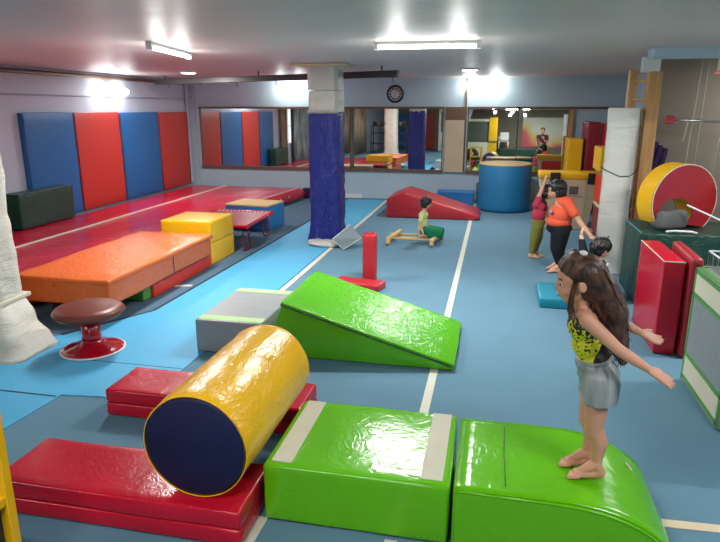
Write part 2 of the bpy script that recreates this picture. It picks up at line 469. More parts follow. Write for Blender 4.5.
def mirror(x0, x1, label, yaw=0, tilt=TILT):
    t = thing('wall_mirror', label, 'mirror', (0, 0, 0), group=None)
    xm = (x0+x1)/2
    bm = new_bm()
    z0, z1 = .69, 2.05
    def y(x, z): return YB(x)-.036-tilt*(z-1.37)+yaw*(x-xm)
    a = [bm.verts.new((x, y(x, z), z)) for x, z in ((x0, z0), (x1, z0), (x1, z1), (x0, z1))]
    b = [bm.verts.new((x, y(x, z)+.008, z)) for x, z in ((x0, z0), (x1, z0), (x1, z1), (x0, z1))]
    bm.faces.new(a); bm.faces.new(b[::-1])
    for i in range(4): bm.faces.new((a[i], b[i], b[(i+1) % 4], a[(i+1) % 4]))
    bmesh.ops.recalc_face_normals(bm, faces=bm.faces[:])
    obj('glass', bm, M['mirror'], t)
    wall_piece('top_rail', x0-.03, x1+.03, 2.04, 2.085, 0, .08, M['trim'], t)
    wall_piece('bottom_rail', x0-.03, x1+.03, .64, .70, 0, .08, M['trim'], t)
    wall_piece('side_rail', x0-.012, x0+.004, .70, 2.04, 0, .07, M['trim'], t)
    wall_piece('side_rail', x1-.004, x1+.012, .70, 2.04, 0, .07, M['trim'], t)
    return t
mirror(-6.98, -3.27, 'long wall mirror left of the blue wrapped pillar, reflecting striped wall mats', 0, -.006)
mirror(-3.205, -1.16, 'wall mirror below the round clock, reflecting the blue pillar', -.023, -.006)
mirror(-.60, .46, 'wall mirror above the low blue block, right of the beige panel', -.055)
mirror(.46, 1.50, 'wall mirror above the blue barrel and the vault box', -.055)
st = thing('wall_panel', 'beige panel with a brown top strip between two mirrors, right of the clock', 'panel')
wall_piece('board', -1.1, -.68, .66, 1.80, 0, .09, M['plywood'], st)
wall_piece('top_board', -1.1, -.68, 1.80, 2.08, 0, .09, M['trim'], st)
wall_piece('batten', -.685, -.645, .66, CE, 0, .07, M['trim'], st)

ep = thing('wooden_post', 'pale wooden post at the right end of the mirrors', 'post')
wall_piece('post', 1.515, 1.60, .0, 2.035, 0, .12, M['wood'], ep, .004)
tag(wall_piece('trim_2', 1.515, XB, 2.04, 2.085, 0, .05, M['trim']), kind='structure')
# clock
ck = thing('wall_clock', 'round black-rimmed wall clock with pale face above the mirror', 'clock', (-2.24, YB(-2.24), 2.36), rot=(PI/2, 0, EPS))
bm = lathe_bm([(0, .0), (.19, .0), (.195, .02), (.19, .045), (.16, .05), (.152, .032)]); obj('rim', bm, M['black'], ck)
obj('face', lathe_bm([(0, .032), (.155, .032), (.155, .02), (0, .02)]), base_mat('clock_face', (206, 200, 200), .5), ck)
hb = new_bm()
for a, L, w in ((1.1, .085, .012), (-1.9, .12, .008)):
    b = bmesh.new(); add_box(b, -.01, L, -w/2, w/2, .033, .037); merge(hb, b, Matrix.Rotation(a, 4, 'Z'))
obj('hands', hb, M['black'], ck)
nb = new_bm()
for k in range(12):
    obj('hour_mark', box_bm(.104, .142, -.012, .012, .0325, .0345), M['black'], ck, rot=(0, 0, k*PI/6))
nb.free()
obj('inner_ring', lathe_bm([(.095, .0325), (.1, .0345), (.105, .0325)]), M['black'], ck)

# ------------------------------------------------------------------ lamps
def area(name, parent, loc, rot, sx, sy, power, col=(1, .985, .96)):
    l = bpy.data.lights.new(name, 'AREA'); l.shape = 'RECTANGLE'; l.size = sx; l.size_y = sy; l.energy = power; l.color = col
    o = bpy.data.objects.new(name, l); C.objects.link(o); o.location = loc; o.rotation_euler = rot; o.parent = parent
    return o
def ceiling_tube(x, y, rz, L, label, power=60):
    power *= 1.0
    t = thing('ceiling_light', label, 'light', (x, y, CE), rz)
    obj('housing', box_bm(-L/2, L/2, -.03, .03, -.032, 0, bev=.004), M['white'], t)
    obj('end_cap', box_bm(-L/2-.02, -L/2+.02, -.03, .03, -.075, 0, bev=.004), M['white'], t)
    obj('end_cap', box_bm(L/2-.02, L/2+.02, -.03, .03, -.075, 0, bev=.004), M['white'], t)
    obj('tube', tube_bm([(-L/2+.02, 0, -.052), (L/2-.02, 0, -.052)], .017), M['tube'], t)
    area('tube_light', t, (0, 0, -.078), (0, 0, 0), L*.95, .06, power*.78)
    for x_ in (-L*.3, L*.3):
        l = bpy.data.lights.new('added_fill', 'POINT'); l.energy = power*.06; l.shadow_soft_size = .06; l.color = (1, .985, .96)
        o = bpy.data.objects.new('added_fill', l); C.objects.link(o); o.parent = t; o.location = (x_, 0, -.34)  # unseen point lights added below the tube to brighten the ceiling
    return t
ceiling_tube(-.69, 6.25, 0.02, .98, 'bright fluorescent tube on the ceiling above the clock side of the hall', 96)
ceiling_tube(-3.42, 6.35, 1.75, 1.28, 'slanting fluorescent tube on the ceiling above the red mats', 96)
for x, y in ((-5.3, -.5), (-1.2, .6), (2.0, 1.6), (-1.0, -4.2), (2.9, 5.4), (3.6, 8.3)):  # extra tubes added out of frame to light the hall evenly
    nm = {(-5.3, -.5): 'front left corner, behind the viewer', (-1.2, .6): 'viewing spot', (2.0, 1.6): 'near right side of the hall', (-1.0, -4.2): 'front wall end, behind the viewer', (2.9, 5.4): 'right hand equipment corner', (3.6, 8.3): 'grey wall behind the steel bar'}[(x, y)]  # the grey wall tube is added to brighten the dark right side
    ceiling_tube(x, y, .02, 1.2, 'added out-of-frame fluorescent tube on the ceiling over the '+nm, {(-1.2, .6): 50, (-1.0, -4.2): 100, (3.6, 8.3): 22, (2.0, 1.6): 48, (2.9, 5.4): 66}.get((x, y), 66))
def downlight(x, y, label):
    t = thing('ceiling_downlight', label, 'light', (x, y, CE))
    obj('ring', lathe_bm([(0, 0), (.15, 0), (.16, -.015), (.135, -.022), (.13, -.012)], 32), M['white'], t)
    obj('diffuser', lathe_bm([(0, -.012), (.13, -.012), (.12, -.026), (0, -.03)], 32), M['tube'], t)
    area('disc_light', t, (0, 0, -.05), (0, 0, 0), .24, .24, 52)
downlight(-5.55, 10.9, 'small round ceiling light near the striped wall mats')
downlight(-.48, 11.0, 'small round ceiling light near the double lamp right of the clock')
def wall_lamp(loc, rz, half, label, power):
    """double lamp: two bulbs on a horizontal bracket; local -y points into the room"""
    t = thing('wall_lamp', label, 'lamp', loc, rz, 'double wall lamps')
    bm = new_bm(); add_box(bm, -.06, .06, -.03, 0, -.06, .06, bev=.006); add_tube(bm, [(0, -.02, .0), (0, -.1, 0)], .015)
    add_tube(bm, [(-half*.35, -.1, .03), (half*.35, -.1, .03)], .010); add_tube(bm, [(-half*.35, -.1, -.03), (half*.35, -.1, -.03)], .010)
    obj('bracket', bm, M['white'], t)
    for s in (-1, 1):
        obj('bulb', tube_bm([(s*half*.32, -.1, 0), (s*half*.38, -.1, 0), (s*half*.8, -.1, 0), (s*half*.98, -.1, 0)], .07, 16, rs=[.02, .055, .07, .045]), M['bulb'], t)
        l = bpy.data.lights.new('bulb_light', 'POINT'); l.energy = power; l.shadow_soft_size = .08; l.color = (.95, 1, .98)
        o = bpy.data.objects.new('bulb_light', l); C.objects.link(o); o.parent = t; o.location = (s*half*.6, -.30, -.05)
    return t
wall_lamp((-4.62, YB(-4.62), 2.53), EPS, .36, 'double bulb lamp on the mirror wall, left of the blue pillar', 6)
wall_lamp((-.32, YB(-.32), 2.54), EPS, .44, 'double bulb lamp on the mirror wall, right of the clock', 6)
wall_lamp((XL, 10.95, 2.37), PI/2, .52, 'double bulb lamp above the blue and red wall mats', 6)

# pipes, beam and cables
tag(obj('wall_conduit', tube_bm([(XL+.03, 7.5, 2.28), (XL+.03, 13.9, 2.26)], .012, 8), M['wall_lilac']), 'thin horizontal conduit pipe on the left wall above the striped mats', 'pipe')
pb = new_bm()
add_tube(pb, [(XL+.06, 14.0, .3), (XL+.06, 14.0, 2.66)], .03, 8); add_tube(pb, [(XL+.17, YB(XL)-.05, .1), (XL+.17, YB(XL)-.05, 2.66)], .016, 8)
add_tube(pb, [(XL+.06, 14.0, 2.24), (XL+.17, YB(XL)-.05, 2.24)], .012, 8); add_tube(pb, [(XL+.06, 14.0, 2.42), (XL+.17, YB(XL)-.05, 2.42)], .012, 8)
tag(obj('corner_pipe', pb, M['wall_lilac']), 'pale vertical pipes in the far left corner beside the mirror', 'pipe')
# hanging rail under the ceiling
a, b = Vector((-6.9, 12.1, 2.57)), Vector((-1.5, 9.72, 2.57))
rl = thing('ceiling_rail', 'long dark steel rail hanging under the ceiling behind the wrapped pillar', 'rail')
L = (b-a).length; ang = math.atan2(b.y-a.y, b.x-a.x)
obj('beam', box_bm(0, L, -.04, .04, -.045, .055, bev=.006), M['dkmetal'], rl, tuple(a), (0, 0, ang))
for k in range(6):
    p = a+(b-a)*((k+.4)/5.95 if k < 5 else .985)
    hk = new_bm(); add_tube(hk, [(p.x, p.y, 2.53), (p.x, p.y, 2.47), (p.x+.02, p.y, 2.45)], .009, 6)
    obj('hook', hk, M['dkmetal'], rl)
for k in range(3):
    p = a+(b-a)*(.05+.45*k)
    obj('hanger', tube_bm([(p.x, p.y, 2.62), (p.x, p.y, 2.7)], .012, 6), M['dkmetal'], rl)
# pipe along top of left wall
tag(obj('cornice_pipe', tube_bm([(XL+.05, YF+.2, 2.62), (XL+.05, 13.9, 2.62)], .035, 8), M['trim']), 'brown pipe running along the top of the left wall', 'pipe')

# ------------------------------------------------------------------ pillars
def rot_box_profile(bm, secs, w, d, n=1):
    """stack of rectangular sections (z, scale, dx) for padded columns"""
    rings = []
    for z, sx, sy, dx, dy in secs:
        hw, hd = w/2*sx, d/2*sy; c = min(hw, hd)*.25
        pts = [(-hw+c, -hd), (hw-c, -hd), (hw, -hd+c), (hw, hd-c), (hw-c, hd), (-hw+c, hd), (-hw, hd-c), (-hw, -hd+c)]
        rings.append([bm.verts.new((x+dx, y+dy, z)) for x, y in pts])
    for a, b in zip(rings, rings[1:]):
        for k in range(8): bm.faces.new((a[k], a[(k+1) % 8], b[(k+1) % 8], b[k]))
    bm.faces.new(rings[0][::-1]); bm.faces.new(rings[-1])
    bmesh.ops.recalc_face_normals(bm, faces=bm.faces[:])
    return bm
pl = thing('wrapped_pillar', 'square pillar wrapped in royal blue tarpaulin with silver padding above', 'pillar', (-2.53, 9.36, 0))
bm = new_bm(); secs = []
for k in range(29):
    z = .02+k*(1.99/28); f = 1+.008*math.sin(k*.9)+.008*random.uniform(-1, 1)
    if k < 4: f *= 1+.16*(1-k/4)
    secs.append((z, f, f, random.uniform(-.006, .006), 0))
rot_box_profile(bm, secs, .48, .44); o = obj('blue_cover', bm, M['blue_wrap'], pl); soften(o, 1, .018, .12, 4)
bm = new_bm(); rot_box_profile(bm, [(z, 1+random.uniform(-.015, .015), 1, 0, 0) for z in (1.97, 2.08, 2.2, 2.32)], .47, .43)
obj('silver_padding', bm, M['silver'], pl)
bm = new_bm(); rot_box_profile(bm, [(z, 1+random.uniform(-.02, .02), 1, -.01, 0) for z in (2.33, 2.45, 2.55, 2.68)], .47, .43)
obj('top_padding', bm, M['silver'], pl)
obj('ceiling_plate', slab_bm([(-.42, -.42), (.40, -.36), (.38, .3), (-.4, .3)], 2.665, 2.69), M['plywood'], pl)
bm = new_bm(); ell_bm(bm, (.06, -.38, .045), (.26, .12, .05)); ell_bm(bm, (-.1, -.33, .05), (.16, .10, .05))
o = obj('gathered_hem', bm, M['silver'], pl); soften(o, 1, .03, .07, 3)
tb = new_bm()
for k in range(16):
    x = -.25+.5*k/15
    add_tube(tb, [(x*.9, -.225, 1.99), (x*.9+random.uniform(-.015, .015), -.235, 2.03+random.uniform(0, .02))], .008, 6)
obj('lacing', tb, M['silver'], pl)
# near left pillar, padded, flared foot
np_ = thing('padded_pillar', 'cream padded pillar with flared foot cloth at the left edge', 'pillar', (-4.37, 4.44, 0), .02)
bm = new_bm(); rot_box_profile(bm, [(.42+k*.19, 1-.006*k+random.uniform(-.02, .02), 1+random.uniform(-.02, .02), -.002*k, 0) for k in range(11)], .50, .40)
o = obj('quilted_wrap', bm, M['quilt'], np_); soften(o, 1, .02, .14, 2)
bm = new_bm(); rot_box_profile(bm, [(.006, 1.9, 1.5, .10, -.10), (.03, 1.8, 1.4, .10, -.08), (.2, 1.35, 1.2, .05, -.04), (.36, 1.1, 1.08, .02, 0), (.45, 1.05, 1.04, 0, 0)], .50, .40)
o = obj('foot_cloth', bm, M['quilt'], np_); soften(o, 1, .03, .12, 5)
obj('strap', box_bm(-.275, .275, -.225, .225, .42, .455, bev=.006), M['cream_strip'], np_)
# rear right white column
wc = thing('white_column', 'white padded column tied with green string, left of the wooden ladder', 'pillar', (1.55, 8.36, 0), -.42)
bm = new_bm(); rot_box_profile(bm, [(0.005, 1.06, 1, 0, 0)]+[(.02+k*.206, 1+random.uniform(-.01, .01), 1+random.uniform(-.01, .01), 0, 0) for k in range(11)], .34, .30)
o = obj('padding', bm, M['white_pad'], wc); soften(o, 1, .008, .2, 3)
s_ = new_bm(); add_tube(s_, [(x, y, z-.12) for x, y, z in [(-.178, -.16, 1.47), (-.06, -.165, 1.42), (.06, -.165, 1.375), (.178, -.16, 1.39), (.182, 0, 1.41), (.178, .16, 1.45), (-.178, .16, 1.47), (-.182, 0, 1.48), (-.178, -.16, 1.47)]], .006, 6)
obj('string', s_, M['string'], wc)

# ------------------------------------------------------------------ left side equipment
panels = [(7.9, 8.50), (8.52, 9.76), (9.76, 11.13), (11.14, 12.58), (12.58, 13.90)]
for i, (y0, y1) in enumerate(panels[1:]):
    lab = ['leftmost blue mat standing against the left wall, behind the dark green box', 'dark orange-red mat on the left wall between the two blue mats', 'second blue mat on the left wall, between two red mats', 'red mat on the left wall nearest the mirror corner'][i]
    t = thing('wall_mat', lab, 'mat', (XL, (y0+y1)/2, 0), 0)
    h = (y1-y0)/2-.006
    pad('panel', M['blue_mat'] if i % 2 == 0 else M['red_mat_wall'], t, .004, .09, -h, h, .27, 2.0-.012*i, bev=.012, amt=.004, size=.5, seed=i)
    for s in (-1, 1): obj('piping', tube_bm([(.092, s*(h-.012), .28), (.092, s*(h-.012), 1.97-.012*i)], .005, 6), M['navy'] if i % 2 else M['seam_dark'], t)

# big red mat: long inflated strip with rounded far end
rm = thing('tumbling_mat', 'huge glossy red inflatable mat with white lines beside the left wall', 'mat')
def strip_profile(y):
    return 1
bm = new_bm()
ys = [4.6+k*.2 for k in range(46)]
endy = 13.75
rings = []
def rx(y):            # right edge x of the mat
    return -4.72+max(0, y-9.6)*.12
def section(y, sq=1):
    x0, x1 = -7.08, rx(y); h = .27; r = .13
    pts = []
    for k in range(9):
        a = -PI/2+PI*k/8; pts.append((x1-r+r*math.cos(a), h/2+(h/2)*math.sin(a)*sq))
    nx = 14
    for k in range(1, nx): 
        x = x1-r+(x0+r-(x1-r))*k/nx; pts.append((x, h/2+h/2*sq+.006*math.sin(k*1.4+y*2)))
    for k in range(9):
        a = PI/2+PI*k/8; pts.append((x0+r+r*math.cos(a), h/2+(h/2)*math.sin(a)*sq))
    for k in range(1, nx):
        x = x0+r+(x1-r-(x0+r))*k/nx; pts.append((x, h/2-h/2*sq))
    return pts
yy = [4.6+ (13.6-4.6)*k/44 for k in range(45)]
for y in yy: rings.append([bm.verts.new((x, y, z+.005)) for x, z in section(y)])
for k in range(1, 6):
    a = PI/2*k/5; y = 13.6+.14*math.sin(a); sq = max(math.cos(a), .05)
    rings.append([bm.verts.new((x, y, z+.005)) for x, z in section(13.6, sq)])
for k in range(1, 5):
    pass
for A_, B_ in zip(rings, rings[1:]):
    n = len(A_)
    for k in range(n): bm.faces.new((A_[k], A_[(k+1) % n], B_[(k+1) % n], B_[k]))
bm.faces.new(rings[0]); bm.faces.new(rings[-1][::-1]); bmesh.ops.recalc_face_normals(bm, faces=bm.faces[:])
obj('mat_body', bm, M['red_air'], rm, smooth=True)
def line_strip(parent, pts, w, z0, mat, name='line', th=.003):
    bm = new_bm(); P = [Vector(p) for p in pts]
    prev = None
    for i, p in enumerate(P):
        d = (P[min(i+1, len(P)-1)]-P[max(i-1, 0)]); d.z = 0; d.normalize(); s = Vector((-d.y, d.x, 0))*w/2
        q = [bm.verts.new(p-s+Vector((0, 0, z0))), bm.verts.new(p+s+Vector((0, 0, z0))), bm.verts.new(p+s+Vector((0, 0, z0-.02))), bm.verts.new(p-s+Vector((0, 0, z0-.02)))]
        if prev:
            for k in range(4): bm.faces.new((prev[k], prev[(k+1) % 4], q[(k+1) % 4], q[k]))
        prev = q
    bmesh.ops.recalc_face_normals(bm, faces=bm.faces[:])
    return obj(name, bm, mat, parent)
line_strip(rm, [(-6.15, y, .292) for y in [4.9+.3*k for k in range(30)]], .035, 0, M['tape'])
for y0 in (6.2, 8.4, 10.5, 12.3):
    pass
hs = new_bm()
for k in range(11):
    y = 8.6+k*.42; add_box(hs, rx(y)-.05, rx(y)+.006, y, y+.05, .16, .19, bev=.004)
obj('grab_tab', hs, M['tape'], rm)
tag(obj('mat_edge_line', tube_bm([(rx(y)-.09, y, .283) for y in [8+.3*k for k in range(19)]], .008, 6), M['tape'], rm))
# dark green box against left wall
t = thing('foam_block', 'dark green foam block on the red mat against the left wall', 'block', (-7.03, 8.5, .28), .0)
pad('cover', M['dkgreen'], t, -.13, .14, -.62, .62, .0, .53, bev=.03, amt=.012, size=.18, seed=3)
obj('lid', box_bm(-.135, .145, -.625, .625, .515, .542, bev=.008), M['dkgreen'], t)

# orange crash mat raised on a lower mat
t = thing('floor_mat', 'vermilion mat with a green end under the orange crash mat', 'mat', (0, 0, 0))
pad('panel', M['under_red'], t, -4.35, -3.66, 6.0, 7.5, .006, .18, bev=.02, amt=.006, seed=6)
pad('end_panel', M['green_trim'], t, -4.35, -3.70, 5.85, 6.02, .006, .17, bev=.02, amt=.004, seed=6)
t = thing('crash_mat', 'thick orange crash mat stacked on a vermilion mat, beside the mushroom trainer', 'mat', (-4.05, 6.22, 0))
pad('mat_body', M['orange'], t, -.56, .48, -1.16, 1.12, .20, .455, bev=.03, amt=.012, size=.5, seed=9)
pad('lid', M['orange'], t, -.575, .495, -1.175, 1.135, .425, .478, bev=.018, amt=.01, size=.4, seed=11)
sbm = new_bm(); add_box(sbm, .478, .484, .1, .106, .21, .43); obj('seam', sbm, M['seam_dark'], t)
t = thing('foam_block', 'small slate foam block hidden under the near end of the orange crash mat', 'block', (-4.25, 5.55, 0))
pad('cover', M['dkmetal'], t, -.25, .28, -.16, .25, .006, .188, bev=.01, amt=.004)
# yellow block, two tiers
t = thing('foam_block', 'yellow two-tier foam block behind the orange crash mat', 'block', (-3.98, 7.92, 0))
pad('lower_tier', M['yellow_box'], t, -.42, .31, -.4, .36, .006, .30, bev=.016, amt=.005, seed=2)
pad('upper_tier', M['yellow_box'], t, -.42, .31, -.4, .36, .30, .60, bev=.016, amt=.005, seed=3)
# mini trampoline
t = thing('mini_trampoline', 'low red trampoline with bent dark red legs between the yellow and blue blocks', 'trampoline', (-4.0, 9.07, 0))
fr = [(-.55, -.72, .40), (.50, -.72, .33), (.42, .55, .42), (-.55, .55, .46)]
obj('bed', slab_bm([(-.53, -.70), (.48, -.70), (.40, .53), (-.53, .53)], .375, .395), M['tramp_bed'], t)
bm = new_bm(); P4 = [(-.56, -.73, .385), (.51, -.73, .385), (.43, .56, .385), (-.56, .56, .385)]
for i in range(4): add_tube(bm, [P4[i], P4[(i+1) % 4]], .028, 10)
obj('frame', bm, M['red'], t)
for x, y, dx in ((.40, -.6, .0), (.32, .45, 0), (-.5, -.6, 0), (-.5, .45, 0)):
    obj('leg', tube_bm([(x-.02, y+.06, .38), (x-.03, y+.02, .2), (x+.02, y-.05, .025), (x+.05, y-.02, .012), (x+.06, y+.1, .03), (x+.0, y+.2, .25), (x-.02, y+.22, .38)], .014, 8), M['red_leg'], t)
bm = new_bm()
for k in range(14):
    x = -.5+.9*k/13; add_tube(bm, [(x, .50, .40), (x+.03, .56, .40)], .008, 5)
obj('springs', bm, M['white'], t)
# blue block with pale top
t = thing('foam_block', 'blue foam block with a pale wooden top beyond the red trampoline', 'block', (-4.07, 10.25, 0), -.12)
pad('cover', M['blue_box'], t, -.46, .36, -.32, .34, .006, .42, bev=.015, amt=.006, seed=4)
obj('top_board', box_bm(-.46, .36, -.32, .34, .42, .45, bev=.008), M['wood_light'], t)

# mushroom trainer
t = thing('mushroom_trainer', 'brown leather mushroom trainer on a round red pedestal', 'gym equipment', (-3.40, 4.51, 0))
obj('base', lathe_bm([(0, .008), (.262, .008), (.268, .016), (.262, .026), (.22, .042), (.15, .06), (.10, .085), (.082, .11), (.08, .12), (0, .12)]), M['red_paint'], t)
obj('base_ring', lathe_bm([(.262, .010), (.274, .012), (.274, .022), (.262, .024)]), M['white'], t)
obj('column', lathe_bm([(0, .10), (.085, .10), (.082, .14), (.082, .32), (0, .32)]), M['red_paint'], t)
obj('cushion', lathe_bm([(0, .30), (.20, .305), (.265, .325), (.293, .352), (.298, .375), (.28, .40), (.22, .418), (.1, .428), (0, .43)]), M['leather'], t)
sbm = new_bm(); bmesh.ops.create_circle(sbm, segments=4, radius=.001)
sbm.free(); obj('seam', tube_bm([(.299*math.cos(2*PI*k/40), .299*math.sin(2*PI*k/40), .362) for k in range(41)], .0035, 6), M['trim'], t)

# grey block with pale green strips
t = thing('foam_block', 'grey foam block with pale green strips against the lime wedge', 'block', (-2.17, 5.17, 0))
pad('cover', M['grey_vinyl'], t, -.31, .30, -.5, .5, .006, .30, bev=.012, amt=.004, seed=5)
for y in (-.42, .42): obj('strip', box_bm(-.30, .295, y-.055, y+.055, .299, .304, bev=.002), M['pale_green_strip'], t)
# lime wedge
t = thing('foam_wedge', 'lime green foam wedge sloping down to the right from the grey block', 'wedge', (0, 4.72, 0))
bm = prism_bm([(-1.86, .006), (-.235, .006), (-.225, .05), (-1.66, .475), (-1.70, .472)], 0, 1.05, bev=.012)
o = obj('body', bm, M['green_wedge'], t); soften(o, 3, .010, .22, 4)
bm = prism_bm([(-1.705, .47), (-.225, .035), (-.222, .062), (-1.70, .50)], -.012, 1.062, bev=.008)
o = obj('top_sheet', bm, M['green_wedge'], t); soften(o, 3, .008, .2, 7)
obj('piping', tube_bm([(-1.70, -.013, .475), (-.25, -.013, .045)], .006, 6), M['dkgreen'], t)

# ------------------------------------------------------------------ front equipment
def folding_mat(label, loc, sx, sy, h, seed):
    t = thing('folding_mat', label, 'mat', loc)
    pad('panel', M['red'], t, 0, sx, 0, sy, .006, h/2, bev=.014, amt=.005, size=.3, seed=seed)
    pad('panel', M['red'], t, 0, sx, 0, sy, h/2+.002, h, bev=.016, amt=.006, size=.3, seed=seed+1)
    return t
ft = folding_mat('long crimson folding mat in the foreground under the yellow roller', (-2.51, 2.385, 0), 1.40, .44, .20, 20)
ft.rotation_euler = (0, 0, 0)
folding_mat('small crimson folding mat behind the yellow roller', (-2.56, 3.46, 0), 1.42, .40, .20, 30)

# yellow roller
t = thing('foam_roller', 'large yellow foam roller with navy ends lying on the crimson mat', 'roller', (-1.36, 2.463, .482))
R0 = .276
prof = []
bm = new_bm(); n = 96; rings = []
from mathutils import noise as mnoise
for j in range(41):
    y = 1.045*j/40; ring = []
    for k in range(n):
        a = 2*PI*k/n
        w = mnoise.noise(Vector((math.cos(a)*1.6, math.sin(a)*1.6, y*4)))*.008 + .004*math.sin(a*3+y*14)*mnoise.noise(Vector((a*2, y*5, 3)))
        edge = .008 if j in (0, 40) else 0
        ring.append(bm.verts.new(((R0+w-edge)*math.cos(a), y, (R0+w-edge)*math.sin(a))))
    rings.append(ring)
for a_, b_ in zip(rings, rings[1:]):
    for k in range(n): bm.faces.new((a_[k], b_[k], b_[(k+1) % n], a_[(k+1) % n]))
bmesh.ops.recalc_face_normals(bm, faces=bm.faces[:])
obj('cover', bm, M['yellow'], t, smooth=True)
for y, s in ((.004, -1), (1.041, 1)):
    bm = lathe_bm([(0, .012), (.25, .010), (.268, .0), (.268, -.01)], 64)
    obj('end_cap', bm, M['navy'], t, (0, y, 0), (PI/2*(1 if s < 0 else -1), 0, 0))
obj('piping', tube_bm([(.272*math.cos(2*PI*k/64), 0, .272*math.sin(2*PI*k/64)) for k in range(65)], .0025, 6), M['yellow'], t)

# green block 1
t = thing('foam_block', 'flat lime green foam block with two cream strips, touching the yellow roller', 'block', (0, 0, 0))
pad('cover', M['green'], t, -1.075, -.125, 2.62, 3.36, .006, .33, bev=.018, amt=.008, size=.4, seed=12)
for x in (-.985, -.215):
    obj('strip', box_bm(x-.055, x+.055, 2.66, 3.34, .329, .3365, bev=.002), M['cream_strip'], t)
# green block 2, rounded end
t = thing('foam_ramp', 'lime green foam block rounding down to the right, the girl standing on it', 'block', (0, 0, 0))
pts = [(-.105, .006), (-.105, .33)]
for k in range(1, 6): pts.append((-.105+.505*k/6, .33))
for k in range(15):
    a = PI/2*k/14; pts.append((.40+.54*math.sin(a)**1.0, .006+.324*math.cos(a)))
bm = prism_bm(pts, 2.60, 3.34)
ed = [e for e in bm.edges if all(abs(v.co.y-2.60) < 1e-4 for v in e.verts) or all(abs(v.co.y-3.34) < 1e-4 for v in e.verts)]
bmesh.ops.bevel(bm, geom=ed, offset=.014, segments=3, affect='EDGES')
bmesh.ops.subdivide_edges(bm, edges=[e for e in bm.edges if abs(e.verts[0].co.y-e.verts[1].co.y) > .3], cuts=14, use_grid_fill=True)
for v in bm.verts:
    if v.co.z > .1 and 2.63 < v.co.y < 3.31:
        # dip where the feet press in
        d = math.hypot(v.co.x-.52, (v.co.y-2.92)*.9)
        v.co.z += .007*mnoise.noise(v.co*4)-.012*math.exp(-(d/.12)**2)
smooth_bm(bm)
for f in bm.faces:
    if abs(f.normal.y) > .9: f.smooth = False
obj('cover', bm, M['green'], t)
obj('seam', tube_bm([(.14, 2.68, .332), (.135, 3.0, .334), (.14, 3.26, .333)], .0018, 5), M['dkgreen'], t)
obj('piping', tube_bm([(-.1, 2.605, .322), (.35, 2.602, .322)]+[(.40+.53*math.sin(PI/2*k/14), 2.602, .318*math.cos(PI/2*k/14)) for k in range(1, 14)], .006, 6), M['green'], t)
obj('label_tag', box_bm(-.03, .03, -.012, .012, -.002, .002), M['cream_strip'], t, (.80, 3.16, .227), (0, .85, 0))

# yellow framed crate at the left edge
t = thing('equipment_crate', 'yellow-framed dark crate at the bottom left edge', 'crate', (-2.335, 1.62, 0))
for x in (0, .42):
    for y in (0, .26): obj('post', box_bm(x-.022, x+.022, y-.022, y+.022, 0, .93, bev=.005), M['yellow_box'], t)
for z in (.04, .52, .90):
    for q in ((.022, .398, -.016, .016), (.022, .398, .244, .276), (-.016, .016, .022, .238), (.404, .436, .022, .238)):
        obj('rail', box_bm(*q, z-.02, z+.02, bev=.004), M['yellow_box'], t)
obj('panel', box_bm(.02, .40, .01, .25, .05, .50), M['dark_board'], t)

# ------------------------------------------------------------------ middle floor equipment
t = thing('foam_post', 'upright crimson foam post standing on the floor beyond the lime wedge', 'foam block', (-1.43, 7.24, 0))
pad('post', M['red_wedge'], t, -.085, .085, -.07, .07, .0, .60, bev=.03, amt=.004, seed=3)
obj('top_cap', box_bm(-.06, .06, -.05, .05, .597, .604, bev=.003), M['red_dull'], t)
t = thing('foam_bar', 'low crimson foam bar lying at the foot of the upright post', 'foam block', (-1.5, 6.93, 0), -.22)
pad('bar', M['red_wedge'], t, -.30, .30, -.12, .12, .0, .085, bev=.02, amt=.004, seed=5)
t = thing('foam_wedge', 'brick red foam wedge lying in front of the mirror wall', 'wedge', (0, 11.72, 0))
bm = prism_bm([(-1.99, .006), (-.30, .006), (-.20, .05), (-.28, .10), (-1.66, .50), (-2.0, .36)], 0, 1.05, bev=.02)
o = obj('body', bm, M['red_wedge'], t); soften(o, 2, .015, .3, 2)
t = thing('foam_block', 'low blue foam block on the floor by the mirror wall, behind the red wedge', 'block', (-.78, 13.72, 0))
pad('cover', M['blue_box'], t, -.41, .40, -.15, .2, .006, .30, bev=.02, amt=.006, seed=7)
t = thing('foam_block', 'slate blue padded block at the wall, left of the blue barrel', 'block', (-.09, 14.02, 0))
pad('cover', vinyl('slate_vinyl', (74, 96, 112), .5), t, -.27, .5, -.08, .1, .006, .44, bev=.015, amt=.005, seed=7)
t = thing('foam_block', 'small navy block on the floor just left of the blue wrapped pillar', 'block', (-4.25, 13.9, 0))
pad('cover', M['navy'], t, -.1, .2, -.1, .1, .006, .24, bev=.015, amt=.005, seed=7)
# grey hinged board by pillar
t = thing('landing_board', 'thin grey board leaning against the foot of the blue pillar', 'board', (-2.20, 8.86, .012), -.0)
Q = [Vector(p)-Vector((-2.20, 8.86, .012)) for p in ((-2.14, 8.78, .015), (-2.33, 8.84, .15), (-2.08, 9.02, .36), (-1.90, 8.95, .17))]
nq = (Q[1]-Q[0]).cross(Q[3]-Q[0]).normalized()*.022
bm = new_bm(); lo = [bm.verts.new(p) for p in Q]; hi = [bm.verts.new(p+nq) for p in Q]
bm.faces.new(lo[::-1]); bm.faces.new(hi)
for k in range(4): bm.faces.new((lo[k], lo[(k+1) % 4], hi[(k+1) % 4], hi[k]))
bmesh.ops.recalc_face_normals(bm, faces=bm.faces[:])
o = obj('board', bm, vinyl('grey_board_vinyl', (104, 122, 130), .35, .2), t)
obj('edge_binding', tube_bm([tuple(Q[3]), tuple(Q[0]), tuple(Q[1]), tuple(Q[2])], .008, 6), M['cream_strip'], t)
